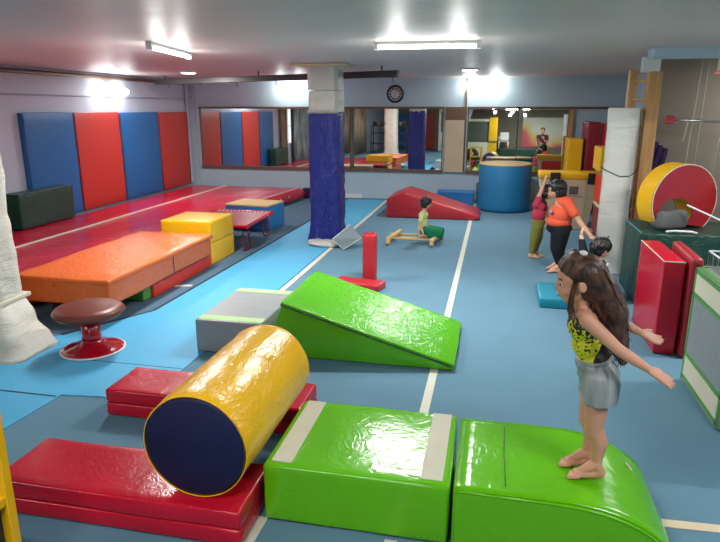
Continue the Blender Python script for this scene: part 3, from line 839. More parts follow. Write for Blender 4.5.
# barrel
t = thing('foam_barrel', 'tall blue padded barrel with pale rim in front of the mirror', 'barrel', (.24, 13.18, 0))
obj('side', lathe_bm([(0, .008), (.50, .008), (.525, .03), (.535, .1), (.53, .5), (.535, .92), (.52, .955), (.50, .96), (.40, .96), (.40, .93), (0, .93)], 56), M['barrel'], t)
obj('rim', tube_bm([(.515*math.cos(2*PI*k/56), .515*math.sin(2*PI*k/56), .955) for k in range(57)], .018, 8), M['wood_light'], t)
obj('lid', lathe_bm([(0, .965), (.48, .965), (.50, .955)], 48), M['wood_light'], t)

# vaulting box
t = thing('vaulting_box', 'tall beige plywood vault box with yellow padded top and black corners', 'vault', (1.29, 11.2, 0))
b = bmesh.new(); bmesh.ops.create_cube(b, size=1)
for v in b.verts:
    k = (v.co.z+.5); hw = .36+.12*k
    v.co = Vector((v.co.x*2*hw, v.co.y*.5+.25, .006+.87*k))
bmesh.ops.bevel(b, geom=b.edges[:], offset=.008, segments=2, affect='EDGES')
obj('body', b, M['plywood'], t)
pad('top_cushion', M['yellow_box'], t, -.50, .50, -.01, .50, .878, .985, bev=.02, amt=.006, seed=3)
for x0, x1 in ((-.32, -.15), (.30, .48)): obj('corner_pad', box_bm(x0, x1, -.035, .005, .80, .99, bev=.01), M['black'], t)
obj('front_board', box_bm(-.13, .28, -.014, .006, .10, .86, bev=.003), M['plywood'], t)
obj('emblem', box_bm(.01, .16, -.026, -.012, .62, .76, bev=.006), M['grey_cloth'], t)
obj('handle_slot', box_bm(-.05, .24, -.026, -.012, .575, .605, bev=.006), M['grey_vinyl'], t)
obj('back_pad', box_bm(-.36, .36, .505, .56, .05, .84, bev=.02), M['under_red'], t)

# stacked blocks between vault and white column
def block(label, x0, x1, y0, y1, z0, z1, mat, seed=1, name='foam_block'):
    t = thing(name, label, 'block', ((x0+x1)/2, (y0+y1)/2, z0))
    pad('cover', M[mat], t, -(x1-x0)/2, (x1-x0)/2, -(y1-y0)/2, (y1-y0)/2, .004, z1-z0-.004, bev=.012, amt=.003, seed=seed)
    return t
block('maroon foam block at the bottom of the stack behind the white column', 1.69, 2.35, 10.3, 11.0, .0, .50, 'maroon', 2)
block('thin pale green pad in the stack between the maroon and red blocks', 1.68, 2.35, 10.29, 10.98, .502, .558, 'pale_green_strip', 3)
block('red foam block in the middle of the stack behind the white column', 1.68, 2.35, 10.3, 11.0, .56, 1.05, 'under_red', 4)
block('thin green pad under the yellow block behind the white column', 1.66, 2.35, 10.28, 11.0, 1.05, 1.10, 'green_trim', 5)
yb = block('yellow foam block on top of the stack behind the white column', 1.62, 2.35, 10.3, 11.0, 1.10, 1.47, 'yellow_box', 6)
t = thing('standing_mat', 'tall maroon mat standing on edge in the rear right corner', 'mat', (1.89, 13.3, 0), .0)
pad('panel', M['maroon'], t, -.14, .10, -.35, .45, .006, 1.80, bev=.02, amt=.006, seed=8)
t = thing('standing_mat', 'tall red mat standing on edge beside the maroon one, by the white column', 'mat', (2.30, 12.7, 0), .12)
pad('panel', M['red_wedge'], t, -.24, .22, -.3, .4, .006, 1.78, bev=.02, amt=.006, seed=9)
block('yellow foam block in the rear right corner, left of the tall maroon mat', 1.42, 1.70, 13.0, 13.6, 0, 1.48, 'yellow_box', 10)

# turquoise step
t = thing('step_block', 'small turquoise step block on the floor before the crouching child', 'block', (.74, 6.9, 0))
pad('cover', M['teal'], t, -.18, .18, -.33, .33, .004, .11, bev=.012, amt=.003, seed=1)

# ------------------------------------------------------------------ right side
t = thing('storage_box', 'large dark green padded box below the yellow and red half round', 'block', (0, 0, 0))
pad('cover', M['dkgreen'], t, 1.57, 3.3, 6.90, 7.75, .006, .80, bev=.02, amt=.014, size=.25, seed=4)
obj('piping', tube_bm([(1.57, 7.74, .80), (1.57, 6.905, .80)], .008, 6), M['teal'], t)
obj('handle', tube_bm([(1.82, 6.95, .815), (1.90, 6.93, .828), (2.06, 6.92, .828), (2.12, 6.93, .812)], .012, 8), M['white'], t)
# half round
def half_round(label, loc, rz, R=.40, th=.25, r=.17, cover=True):
    t = thing('foam_half_round', label, 'gym equipment', loc, rz)
    n = 44
    out = []; a0, a1 = math.radians(-47), math.radians(215)
    for k in range(n+1):
        a = a0+(a1-a0)*k/n; out.append((R*math.cos(a), R*math.sin(a)))
    inn = []
    for k in range(n+1):
        a = a1+(a0-a1)*k/n; inn.append((-.10+r*math.cos(a)*1.25, -.13+r*math.sin(a)))
    def ringmesh(o_, i_, y0, y1, name, mat):
        bm = new_bm(); m_ = len(o_)
        A0 = [bm.verts.new((x, y0, z)) for x, z in o_]; A1 = [bm.verts.new((x, y1, z)) for x, z in o_]
        B0 = [bm.verts.new((x, y0, z)) for x, z in i_[::-1]]; B1 = [bm.verts.new((x, y1, z)) for x, z in i_[::-1]]
        for k in range(m_-1):
            for q in ((A0[k], A0[k+1], A1[k+1], A1[k]), (B0[k], B1[k], B1[k+1], B0[k+1]), (A0[k], B0[k], B0[k+1], A0[k+1]), (A1[k], A1[k+1], B1[k+1], B1[k])): bm.faces.new(q)
        for k in (0, m_-1): bm.faces.new((A0[k], A1[k], B1[k], B0[k]))
        bmesh.ops.recalc_face_normals(bm, faces=bm.faces[:])
        return obj(name, bm, mat, t)
    o = ringmesh(out, inn, -th/2, th/2, 'rim_cover', M['yellow_box'])
    o2 = [(x*.985, z*.985) for x, z in out]; i2 = [(x*1.0, z) for x, z in inn]
    ringmesh(o2, i2, -th/2-.012, -th/2+.002, 'side_panel', M['red_dull'])
    ringmesh(o2, i2, th/2-.002, th/2+.012, 'side_panel', M['red_dull'])
    obj('stitching', tube_bm([(x*.99, -th/2-.012, z*.99) for x, z in out], .006, 6), M['cream_strip'], t)
    return t
half_round('yellow and red half-round foam arch on the dark green box', (1.99, 7.36, 1.10), .42)
hb_ = thing('cushion', 'dark grey cushion inside the half-round foam arch', 'cushion', (1.90, 7.19, .815), .42)
pad('cover', M['grey_cloth'], hb_, -.18, .16, -.14, .1, .004, .20, bev=.06, amt=.02, size=.2, seed=4)
half_round('second yellow and red foam arch at the right edge of the photo', (2.90, 7.36, 1.10), .42)
t = tag(obj('pole', tube_bm([(2.00, 6.98, 1.10), (3.1, 6.80, .62)], .009, 8), M['white']), 'thin white pole leaning across the dark green box', 'pole')
# red mats standing
t = thing('standing_mat', 'crimson mat standing on edge before the dark green box', 'mat', (0, 0, 0))
pad('panel', M['red'], t, 1.45, 1.625, 5.46, 6.35, .006, .835, bev=.01, amt=.004, seed=4)
bm = new_bm(); add_tube(bm, [(1.452, 6.34, .833), (1.452, 5.463, .833), (1.62, 5.463, .833)], .005, 6)
obj('piping', bm, M['cream_strip'], t)
t = thing('standing_mat', 'narrow darker red mat standing between the crimson mat and grey block', 'mat', (1.70, 5.64, 0), -.04)
pad('panel', M['red_dull'], t, -.05, .045, -.26, .5, .006, .89, bev=.03, amt=.008, seed=6)
# grey block with green borders standing on end
t = thing('foam_block', 'grey foam block with green borders and cream bands at the right edge', 'block', (1.545, 4.52, 0))
pad('cover', M['grey_vinyl'], t, 0, .46, -.40, .42, .006, .93, bev=.012, amt=.003, seed=4)
bm = new_bm()
for z in (.05, .24, .72, .90): add_box(bm, -.005, .004, -.395, .415, z-.016, z+.016)
for y in (-.39, .41): add_box(bm, -.005, .004, y-.014, y+.014, .02, .92)
add_box(bm, 0, .46, -.40, -.36, .928, .936); add_box(bm, 0, .46, .38, .42, .928, .936); add_box(bm, 0, .035, -.4, .42, .928, .936)
obj('border', bm, M['green_trim'], t)
for z0_, z1_ in ((.07, .22), (.74, .88)): obj('strip', box_bm(-.0035, .004, -.37, .39, z0_, z1_), M['cream_strip'], t)
# wire basket
t = thing('wire_basket', 'grey wire basket on the grey and green block at the right edge', 'basket', (1.80, 4.66, .94))
bm = new_bm()
for k in range(13):
    x = -.2+.42*k/12; add_tube(bm, [(x, -.2, .12), (x, -.2, .006), (x, .24, .006), (x, .24, .12)], .0035, 5)
for k in range(11):
    y = -.2+.44*k/10; add_tube(bm, [(-.2, y, .12), (-.2, y, .006), (.22, y, .006), (.22, y, .12)], .0035, 5)
obj('mesh_wires', bm, M['grey_vinyl'], t)
bm = new_bm(); q = [(-.2, -.2, .12), (.22, -.2, .12), (.22, .24, .12), (-.2, .24, .12), (-.2, -.2, .12)]
for a_, b_ in zip(q, q[1:]): add_tube(bm, [a_, b_], .007, 6)
obj('rim', bm, M['white'], t)

# ladder / wall bars
t = thing('wooden_ladder', 'tall pale wooden ladder frame fixed upright beside the white column', 'ladder', (0, 0, 0))
obj('side_rail', box_bm(1.62, 1.71, 8.66, 8.80, .0, 2.54, bev=.006), M['wood'], t)
obj('side_rail', box_bm(1.77, 1.92, 8.30, 8.46, .0, 2.50, bev=.006), M['wood'], t)
for z in (.35, .65, .95, 1.25, 1.55, 1.85, 2.18, 2.40):
    obj('rung', tube_bm([(1.665, 8.73, z), (1.845, 8.38, z)], .022, 10), M['wood_light'], t)
obj('top_block', box_bm(1.72, 1.92, 8.47, 8.6, 2.50, 2.68, bev=.004), M['white'], t)
# high bar, cables, cloths at the grey wall
t = thing('high_bar', 'steel horizontal bar on a dark red bracket before the grey wall', 'gym bar', (0, 0, 0))
obj('bar', tube_bm([(2.04, 8.3, 1.94), (3.4, 8.12, 1.90)], .016, 10), M['chrome'], t)
obj('bracket', box_bm(2.0, 2.10, 8.24, 8.36, 1.89, 1.99, bev=.01), M['red_dull'], t)
for i, (x0, x1, y0, z1, lab) in enumerate(((2.42, 2.36, 8.6, .85, 'pale rope hanging from the ceiling by the steel bar, nearest the ladder'), (2.52, 2.50, 8.7, 1.0, 'second pale rope hanging behind the steel bar'), (2.78, 2.68, 8.6, .85, 'pale rope hanging behind the steel bar near the right edge'))):
    tag(obj('hanging_rope', tube_bm([(x0, y0, CE), ((x0+x1)/2, y0, 1.8), (x1, y0, z1)], .009, 6), M['rope']), lab, 'rope')
tag(obj('hanging_strap', tube_bm([(2.25, 8.26, 1.92), (2.235, 8.25, 1.8), (2.22, 8.25, 1.68)], .010, 6), M['rope']), 'short pale strap tied to the steel bar', 'strap')
t = thing('folded_cloth', 'dark purple folded cloths hanging between the ladder and the foam arch', 'cloth', (2.10, 8.86, 1.5), 0, rot=(0, .18, 0))
for k in range(3):
    pad('fold', M['purple'], t, -.10+.07*k, -.035+.07*k, -.05, .05, -.32, .14-.03*k, bev=.012, amt=.01, size=.12, seed=k)
t = thing('air_unit', 'pale wall box with an orange base at the top right corner', 'box', (2.16, 6.5, 2.38))
obj('body', box_bm(-.16, .5, -.1, .15, .03, .22, bev=.01), M['plywood'], t)
obj('base', box_bm(-.17, .51, -.11, .16, 0, .035, bev=.006), M['under_red'], t)
obj('bracket', box_bm(.0, .3, -.02, .06, .2, .33), M['dkmetal'], t)

# ------------------------------------------------------------------ wooden scooter frame
t = thing('wooden_scooter', 'low wooden ladder-like frame on the floor under the seated child', 'frame', (0, 0, 0))
for y, xs in ((9.42, (-1.56, -.82)), (9.78, (-1.60, -.76))):
    obj('rail', tube_bm([(xs[0], y, .085), (xs[1], y, .085)], .016, 8), M['wood_light'], t)
obj('rail', tube_bm([(-1.50, 9.6, .07), (-.85, 9.6, .07)], .012, 8), M['wood_light'], t)
for x, sl in ((-1.50, .14), (-.82, .14)):
    bm = box_bm(-.035, .035, -.36, .36, -.025, .025, bev=.01)
    o = obj('cross_beam', bm, M['wood_light'], t, (x, 9.62, .10), (0, 0, -sl))
    for y in (-.33, .33): obj('foot', tube_bm([(-.03, y, -.055), (.03, y, -.055)], .04, 14), M['wood_light'], o)

# ------------------------------------------------------------------ people
def face(parent, hc, fwd, up, r, mats=('eye_white', 'eye_dark', 'lip', 'hair_black')):
    """eyes, brows, mouth on a head centred hc facing fwd; r = (front, side, vertical) half sizes"""
    f = Vector(fwd).normalized(); u = Vector(up); u = (u-u.dot(f)*f).normalized(); s = f.cross(u)
    H = Vector(hc)
    for k in (-1, 1):
        e = H+f*r[0]*.80+s*k*r[1]*.38+u*r[2]*(-.04)
        bm = new_bm(); ell_bm(bm, tuple(e), (r[1]*.10,)*3, seg=12); eye = obj('eye', bm, M[mats[0]], parent, smooth=True)
        bm = new_bm(); ell_bm(bm, tuple(e+f*r[1]*.04+s*k*r[1]*.03), (r[1]*.075,)*3, seg=10); obj('pupil', bm, M[mats[1]], eye, smooth=True)
        b0 = H+f*r[0]*.90+s*k*r[1]*.22+u*r[2]*.17; b1 = H+f*r[0]*.80+s*k*r[1]*.58+u*r[2]*.17
        obj('eyebrow', tube_bm([tuple(b0), tuple((b0+b1)/2+u*r[2]*.03+f*r[0]*.03), tuple(b1)], r[1]*.035, 6), M[mats[3]], parent)
    m0 = H+f*r[0]*.82+s*-r[1]*.24-u*r[2]*.56; m1 = H+f*r[0]*.82+s*r[1]*.24-u*r[2]*.56
    obj('mouth', tube_bm([tuple(m0), tuple((m0+m1)/2+f*r[0]*.10), tuple(m1)], r[1]*.06, 8, rs=[r[1]*.02, r[1]*.07, r[1]*.02]), M['lip'], parent)

def head_prims(hc, fwd, up, r):
    f = Vector(fwd).normalized(); u = Vector(up); u = (u-u.dot(f)*f).normalized(); s = f.cross(u); H = Vector(hc)
    rot = Matrix((f, s, u)).transposed()
    out = [('e', tuple(H+u*r[2]*.18-f*r[0]*.06), (r[0]*1.0, r[1]*.98, r[2]*.82), rot),
           ('e', tuple(H-u*r[2]*.28+f*r[0]*.26), (r[0]*.70, r[1]*.78, r[2]*.64), rot),
           ('c', tuple(H-u*r[2]*.75+f*r[0]*.52), r[1]*.24, tuple(H-u*r[2]*.55+f*r[0]*.2), r[1]*.5),
           ('c', tuple(H+f*r[0]*.86+u*r[2]*.0), r[1]*.08, tuple(H+f*r[0]*.98-u*r[2]*.24), r[1]*.13, 10)]
    for k in (-1, 1):
        out.append(('e', tuple(H+s*k*r[1]*1.0-u*r[2]*.08-f*r[0]*.05), (r[0]*.20, r[1]*.10, r[2]*.25), rot))
        out.append(('e', tuple(H+s*k*r[1]*.55-u*r[2]*.3+f*r[0]*.5), (r[0]*.3, r[1]*.3, r[2]*.25), rot))
    return out

# --- the girl on the lime block
g = thing('person', 'girl with long dark wavy hair, yellow and black vest, grey shorts, arms stretched back', 'person', (.515, 2.92, .327))
g.scale = (1.04, 1.04, 1.04)
G = lambda *a: tuple(Vector(a)-Vector((.52, 2.92, .325)))
def gp(prims):
    out = []
    for p in prims:
        if p[0] == 'c': out.append(('c', G(*p[1]), p[2], G(*p[3]), p[4])+tuple(p[5:]))
        else: out.append(('e', G(*p[1]))+tuple(p[2:]))
    return out
hc = (.425, 2.92, 1.272); hr = (.098, .078, .112); fw = (-1, -.05, -.10); hu = (-.08, 0, 1)
prims = head_prims(hc, fw, hu, hr)
prims += [('c', (.455, 2.92, 1.12), .040, (.44, 2.92, 1.20), .038),
          # torso
          ('e', (.468, 2.92, 1.07), (.068, .098, .085), None), ('e', (.49, 2.92, .98), (.062, .085, .08), None),
          ('e', (.522, 2.92, .89), (.068, .092, .075), None), ('e', (.55, 2.92, .83), (.075, .095, .07), None),
          ('c', (.462, 2.86, 1.125), .034, (.462, 2.98, 1.125), .034)]
# arms
sh1, el1, wr1, tp1 = (.462, 2.822, 1.122), (.592, 2.765, 1.018), (.722, 2.735, .945), (.84, 2.72, .885)
sh2, el2, wr2, tp2 = (.470, 3.015, 1.122), (.62, 3.06, 1.055), (.748, 3.065, .995), (.86, 3.07, .945)
for sh, el, wr in ((sh1, el1, wr1), (sh2, el2, wr2)):
    mid = tuple((Vector(el)*.6+Vector(wr)*.4))
    prims += [('c', sh, .036, el, .0255), ('c', el, .0265, mid, .0255), ('c', mid, .0255, wr, .0165)]
prims += hand_prims(wr1, Vector(tp1)-Vector(wr1), (-.25, -.2, 1), .118, .10, -1, .06)
prims += hand_prims(wr2, Vector(tp2)-Vector(wr2), (.1, .35, -1), .112, .22, 1, .04)
# legs
for y, ax, kx, tx in ((2.865, .575, .548, -1), (2.965, .545, .535, -1)):
    an = (ax, y, .395); kn = (kx, y, .585); hp = (.548, y+(.006 if y < 2.9 else -.006), .82)
    calf = (ax*.5+kx*.5+.018, y, .51)
    prims += [('c', hp, .066, kn, .042), ('c', kn, .041, calf, .038), ('c', calf, .038, an, .022), ('c', (kx-.008, y, .585), .036, (kx-.004, y, .56), .034)]
    prims += foot_prims(an, (-1, -.10, 0), .165, sole=.324)
body = blend('body', gp(prims), .0042, M['skin'], g, smooth=4)
face(g, G(*hc), fw, hu, hr)
vest = gp([('e', (.468, 2.92, 1.065), (.075, .104, .078), None), ('e', (.49, 2.92, .98), (.070, .092, .08), None),
           ('e', (.522, 2.92, .89), (.074, .097, .075), None), ('c', (.462, 2.873, 1.115), .036, (.462, 2.967, 1.115), .036)])
vo = blend('vest', vest, .006, M['leotard'], g, 3, cut=[(G(0, 0, .905), (0, 0, -1))])
# the vest pattern is laid out in its own object space: shift to match
for n_ in M['leotard'].node_tree.nodes:
    if n_.type == 'MAP_RANGE': n_.inputs[1].default_value = .95-.325; n_.inputs[2].default_value = 1.14-.325
    if n_.type == 'MATH' and n_.operation == 'LESS_THAN': n_.inputs[1].default_value = -.262
shorts = gp([('e', (.525, 2.92, .885), (.080, .102, .05), None), ('e', (.55, 2.92, .835), (.092, .112, .075), None),
             ('c', (.555, 2.868, .82), .082, (.560, 2.855, .69), .076), ('c', (.555, 2.972, .82), .080, (.555, 2.975, .69), .074)])
so = blend('shorts', shorts, .006, M['grey_shorts'], g, 3, cut=[(G(0, 0, .668), (0.1, 0, -1)), (G(0, 0, .915), (0, 0, 1))])
from mathutils import noise as NZ
for v in so.data.vertices:        # gathers falling from the waistband
    a = math.atan2(v.co.y, v.co.x-.02)
    v.co += v.normal*(.006*math.sin(a*17+v.co.z*14)*(0.4+NZ.noise(v.co*9)))
obj('waistband', tube_bm([(Vector(G(.524, 2.92, .912))+Vector((.072*math.cos(2*PI*k/40), .093*math.sin(2*PI*k/40), .01*math.cos(2*PI*k/40)))) for k in range(41)], .008, 8), M['grey_shorts'], g)
# hair: cap and long wavy tail with loose strands
hcap = gp([('e', (.438, 2.92, 1.312), (.102, .086, .090), None), ('e', (.475, 2.92, 1.28), (.082, .086, .10), None),
           ('c', (.358, 2.90, 1.335), .026, (.40, 2.90, 1.37), .04), ('c', (.358, 2.945, 1.335), .026, (.40, 2.945, 1.37), .04),
           ('c', (.46, 2.885, 1.33), .06, (.525, 2.90, 1.24), .066), ('c', (.46, 2.955, 1.33), .06, (.53, 2.95, 1.23), .066),
           ('c', (.525, 2.92, 1.25), .074, (.585, 2.92, 1.13), .070), ('c', (.578, 2.92, 1.12), .066, (.622, 2.915, 1.0), .048),
           ('c', (.622, 2.915, 1.0), .048, (.648, 2.91, .91), .020)])
hair = blend('hair', hcap, .007, M['hair_brown'], g, 3)
me = hair.data
# open the hair over the face and ear
bm = new_bm(); bm.from_mesh(me)
H0 = Vector(G(*hc))
dele = []
for v in bm.verts:
    p = v.co-H0
    n1 = NZ.noise(v.co*38)*.003+NZ.noise(Vector((v.co.x*8, v.co.y*30, v.co.z*8)))*.007
    v.co += v.normal*n1
bm.to_mesh(me); bm.free()
stb = new_bm(); rnd = random.Random(3)
for k in range(150):
    y0 = rnd.uniform(-.075, .075); a = rnd.uniform(0, 1)
    x0 = .43+.09*a; z0 = 1.385-.05*a
    endx = .60+rnd.uniform(-.05, .06); endz = rnd.uniform(.86, 1.06)
    rr = .062*rnd.uniform(.8, 1.12)
    ang_ = rnd.uniform(0, 2*PI); pts_ = []
    ph = rnd.uniform(0, 6)
    for j in range(12):
        t_ = j/11
        cx = x0+(.53-x0)*min(1, t_*2.6) if t_ < .385 else .53+(endx-.53)*((t_-.385)/.615)
        cz = z0+(1.25-z0)*min(1, t_*2.6) if t_ < .385 else 1.25+(endz-1.25)*((t_-.385)/.615)
        w = rr*(math.sin(PI*min(1, t_*1.6)*.5))*(1-.45*t_)
        wav = .008*math.sin(t_*17+ph)*t_
        pts_.append(G(cx+w*math.cos(ang_)+wav, 2.92+y0*(1-t_)+w*math.sin(ang_)+wav*.6, cz+.012*math.cos(ang_)))
    add_tube(stb, pts_, .003, 5, rs=[.0035*(1-.8*abs(j/11-.35)) for j in range(12)])
obj('strands', stb, M['hair_brown'], hair)
fr_ = new_bm()
for k in range(16):     # loose locks by the cheek
    y0 = 2.842+.006*rnd.uniform(-1, 1) if k < 12 else 2.995
    xa = .395+.02*rnd.random()
    add_tube(fr_, [G(xa, y0, 1.30), G(xa-.012, y0-.008, 1.24), G(xa-.018+.01*rnd.random(), y0-.006, 1.18), G(xa-.012+.02*rnd.random(), y0, 1.10+.05*rnd.random())], .003, 5)
obj('face_locks', fr_, M['hair_brown'], hair)
bm = new_bm(); ell_bm(bm, G(.432, 2.90, 1.404), (.018, .022, .012)); obj('hair_tie', bm, M['white'], g, smooth=True)

def simple_person(label, base, head, prims, clothes, hairp, haircol='hair_black', skinm='skin2', vox=.009):
    t = thing('person', label, 'person', base)
    B = Vector(base)
    def sh(ps):
        out = []
        for p in ps:
            if p[0] == 'c': out.append(('c', tuple(Vector(p[1])-B), p[2], tuple(Vector(p[3])-B), p[4])+tuple(p[5:]))
            else: out.append(('e', tuple(Vector(p[1])-B))+tuple(p[2:]))
        return out
    hc, f, u, r = head
    blend('body', sh(head_prims(hc, f, u, r)+prims), vox*.7, M[skinm], t, 3)
    face(t, tuple(Vector(hc)-B), f, u, r)
    for nm, ps, mt, cut in clothes:
        blend(nm, sh(ps), vox, M[mt], t, 3, cut=[(tuple(Vector(c)-B), n) for c, n in cut] if cut else None)
    ho = blend('hair', sh(hairp), vox, M[haircol], t, 2)
    for v in ho.data.vertices: v.co += v.normal*(NZ.noise(v.co*26)*.012)
    return t

# --- child in the orange shirt, bending forward with an arm reaching back
hr2 = (.095, .085, .112)
oh = (.79, 8.2, 1.075)
pr = [('c', (.86, 8.2, .98), .045, (.82, 8.2, 1.03), .043), ('e', (.90, 8.2, .88), (.11, .13, .12), None), ('e', (.88, 8.2, .72), (.14, .14, .13), None), ('e', (.87, 8.2, .58), (.14, .14, .10), None),
      ('c', (.95, 8.07, .90), .046, (1.09, 8.0, .70), .036), ('c', (1.09, 8.0, .70), .036, (1.20, 7.78, .575), .024),
      ('c', (.95, 8.32, .90), .046, (1.08, 8.36, .72), .036), ('c', (1.08, 8.36, .72), .036, (1.19, 8.2, .60), .024)]
pr += hand_prims((1.20, 7.78, .575), (.6, -.8, -.25), (0, 0, 1), .12, .5, 1)+hand_prims((1.19, 8.2, .60), (.8, -.3, -.3), (0, 0, 1), .12, .5, -1)
for y in (8.12, 8.29):
    pr += [('c', (.88, y, .55), .085, (.86, y, .33), .06), ('c', (.86, y, .33), .058, (.90, y, .09), .032)]+foot_prims((.90, y, .09), (-1, -.1, 0), .19, sole=.006)
cl = [('shirt', [('e', (.915, 8.2, .90), (.12, .142, .10), None), ('e', (.88, 8.2, .76), (.155, .155, .15), None), ('e', (.865, 8.2, .66), (.16, .155, .09), None),
                 ('c', (.93, 8.08, .915), .066, (1.02, 8.03, .80), .062), ('c', (.93, 8.32, .915), .066, (1.02, 8.35, .80), .062), ('c', (.87, 8.2, .96), .058, (.89, 8.2, .9), .08)], 'orange_shirt', [((0, 0, .60), (0, 0, -1))]),
      ('trousers', [('e', (.87, 8.2, .58), (.165, .155, .09), None), ('c', (.89, 8.12, .54), .115, (.87, 8.11, .30), .085), ('c', (.89, 8.29, .54), .115, (.87, 8.29, .30), .085),
                    ('c', (.87, 8.11, .30), .085, (.90, 8.12, .16), .06), ('c', (.87, 8.29, .30), .085, (.90, 8.29, .16), .06)], 'black_cloth', None)]
hp_ = [('e', (.815, 8.2, 1.105), (.115, .108, .10), None), ('e', (.845, 8.2, 1.06), (.09, .105, .10), None), ('e', (.74, 8.2, 1.13), (.05, .085, .05), None)]
op = simple_person('child in an orange T-shirt and black trousers reaching one arm back', (.88, 8.2, 0), (oh, (-1, -.15, -.25), (-.2, 0, 1), hr2), pr, cl, hp_)
bm = new_bm(); ell_bm(bm, (-.13, -.10, .80), (.03, .05, .022)); obj('shirt_print', bm, M['grey_vinyl'], op, smooth=True)

# --- dark-clothed child crouching behind the girl, holding the hand
bh = (1.20, 7.0, .585)
hr3 = (.095, .085, .108)
pr = [('c', (1.19, 7.0, .44), .042, (1.20, 7.0, .50), .04), ('e', (1.17, 7.0, .36), (.10, .12, .11), None), ('e', (1.15, 7.0, .24), (.10, .12, .12), None), ('e', (1.13, 7.0, .14), (.12, .14, .09), None),
      ('c', (1.12, 6.90, .41), .042, (1.01, 6.88, .56), .034), ('c', (1.01, 6.88, .56), .034, (.985, 7.0, .72), .022),
      ('c', (1.22, 7.12, .40), .042, (1.30, 7.14, .28), .034), ('c', (1.30, 7.14, .28), .034, (1.38, 7.08, .16), .022)]
pr += hand_prims((.985, 7.0, .72), (.0, .45, 1), (-1, 0, .2), .12, .6, 1)+hand_prims((1.38, 7.08, .16), (.3, -.2, -1), (1, 0, 0), .11, .4, 1)
for s in (-1, 1):
    pr += [('c', (1.13, 7.0+s*.07, .15), .075, (1.36, 7.0+s*.10, .16), .052), ('c', (1.36, 7.0+s*.10, .12), .05, (1.12, 7.0+s*.11, .055), .036)]+foot_prims((1.06, 7.0+s*.11, .05), (-1, 0, 0), .16, sole=.004, toes=False)
cl = [('jacket', [('e', (1.17, 7.0, .37), (.118, .138, .115), None), ('e', (1.15, 7.0, .24), (.12, .14, .14), None), ('c', (1.13, 6.91, .41), .058, (1.01, 6.88, .56), .048), ('c', (1.01, 6.88, .56), .048, (.99, 6.97, .665), .038),
                  ('c', (1.22, 7.12, .40), .056, (1.30, 7.14, .28), .048), ('c', (1.30, 7.14, .28), .048, (1.37, 7.09, .18), .036)], 'black_cloth', None),
      ('trousers', [('e', (1.13, 7.0, .15), (.14, .155, .10), None), ('c', (1.13, 6.93, .15), .09, (1.36, 6.90, .15), .066), ('c', (1.13, 7.07, .15), .09, (1.36, 7.10, .15), .066),
                    ('c', (1.36, 6.90, .12), .062, (1.14, 6.89, .07), .05), ('c', (1.36, 7.10, .12), .062, (1.14, 7.11, .07), .05)], 'black_cloth', None)]
hp_ = [('e', (1.20, 7.0, .625), (.112, .104, .095), None), ('e', (1.165, 7.0, .60), (.09, .10, .10), None), ('c', (1.24, 6.98, .70), .02, (1.265, 6.97, .74), .006)]
cp = simple_person('crouching child in black with a white collar, just behind the long-haired girl', (1.15, 7.0, 0), (bh, (1, .55, -.1), (0, 0, 1), hr3), pr, cl, hp_)
obj('collar_stripe', tube_bm([(-.16, -.10, .56), (-.10, -.155, .50), (-.03, -.15, .42), (.03, -.13, .40), (.09, -.10, .40), (.13, -.06, .44)], .011, 8), M['white'], cp)

# --- child in pink with arm raised, behind
ph = (.74, 8.95, .93)
pr = [('c', (.67, 8.95, .80), .038, (.71, 8.95, .86), .036), ('e', (.66, 8.95, .72), (.08, .10, .10), None), ('e', (.66, 8.95, .60), (.08, .095, .10), None), ('e', (.66, 8.95, .50), (.085, .10, .08), None),
      ('c', (.60, 8.86, .77), .036, (.66, 8.86, .96), .028), ('c', (.66, 8.86, .96), .028, (.70, 8.9, 1.09), .019),
      ('c', (.72, 9.04, .77), .036, (.78, 9.08, .64), .028), ('c', (.78, 9.08, .64), .028, (.84, 9.06, .52), .019)]
pr += hand_prims((.70, 8.9, 1.09), (.15, .1, 1), (-1, -.3, 0), .10, .3, 1)+hand_prims((.84, 9.06, .52), (.2, 0, -1), (1, 0, 0), .10, .3, 1)
for y, x in ((8.89, .60), (9.01, .66)):
    pr += [('c', (.66, y, .46), .065, (x+.02, y, .28), .045), ('c', (x+.02, y, .28), .045, (x-.01, y, .07), .028)]+foot_prims((x-.01, y, .07), (1, -.2, 0), .16, sole=.004)
cl = [('shirt', [('e', (.66, 8.95, .74), (.095, .112, .09), None), ('e', (.66, 8.95, .62), (.10, .112, .12), None), ('c', (.61, 8.87, .77), .052, (.64, 8.86, .86), .046), ('c', (.72, 9.04, .77), .05, (.75, 9.06, .69), .045)], 'pink_shirt', [((0, 0, .53), (0, 0, -1))]),
      ('trousers', [('e', (.66, 8.95, .51), (.10, .115, .075), None), ('c', (.65, 8.89, .46), .08, (.62, 8.88, .28), .066), ('c', (.67, 9.01, .46), .08, (.68, 9.01, .28), .066),
                    ('c', (.62, 8.88, .28), .064, (.60, 8.89, .10), .046), ('c', (.68, 9.01, .28), .064, (.65, 9.01, .10), .046)], 'olive', None)]
hp_ = [('e', (.73, 8.95, .96), (.10, .09, .085), None), ('e', (.70, 8.95, .92), (.08, .088, .09), None), ('c', (.68, 8.93, .9), .05, (.72, 8.9, .70), .03)]
simple_person('child in raspberry top and olive trousers, one arm raised, behind the orange shirt', (.65, 8.95, 0), (ph, (1, .5, 0), (0, 0, 1), (.09, .078, .10)), pr, cl, hp_)

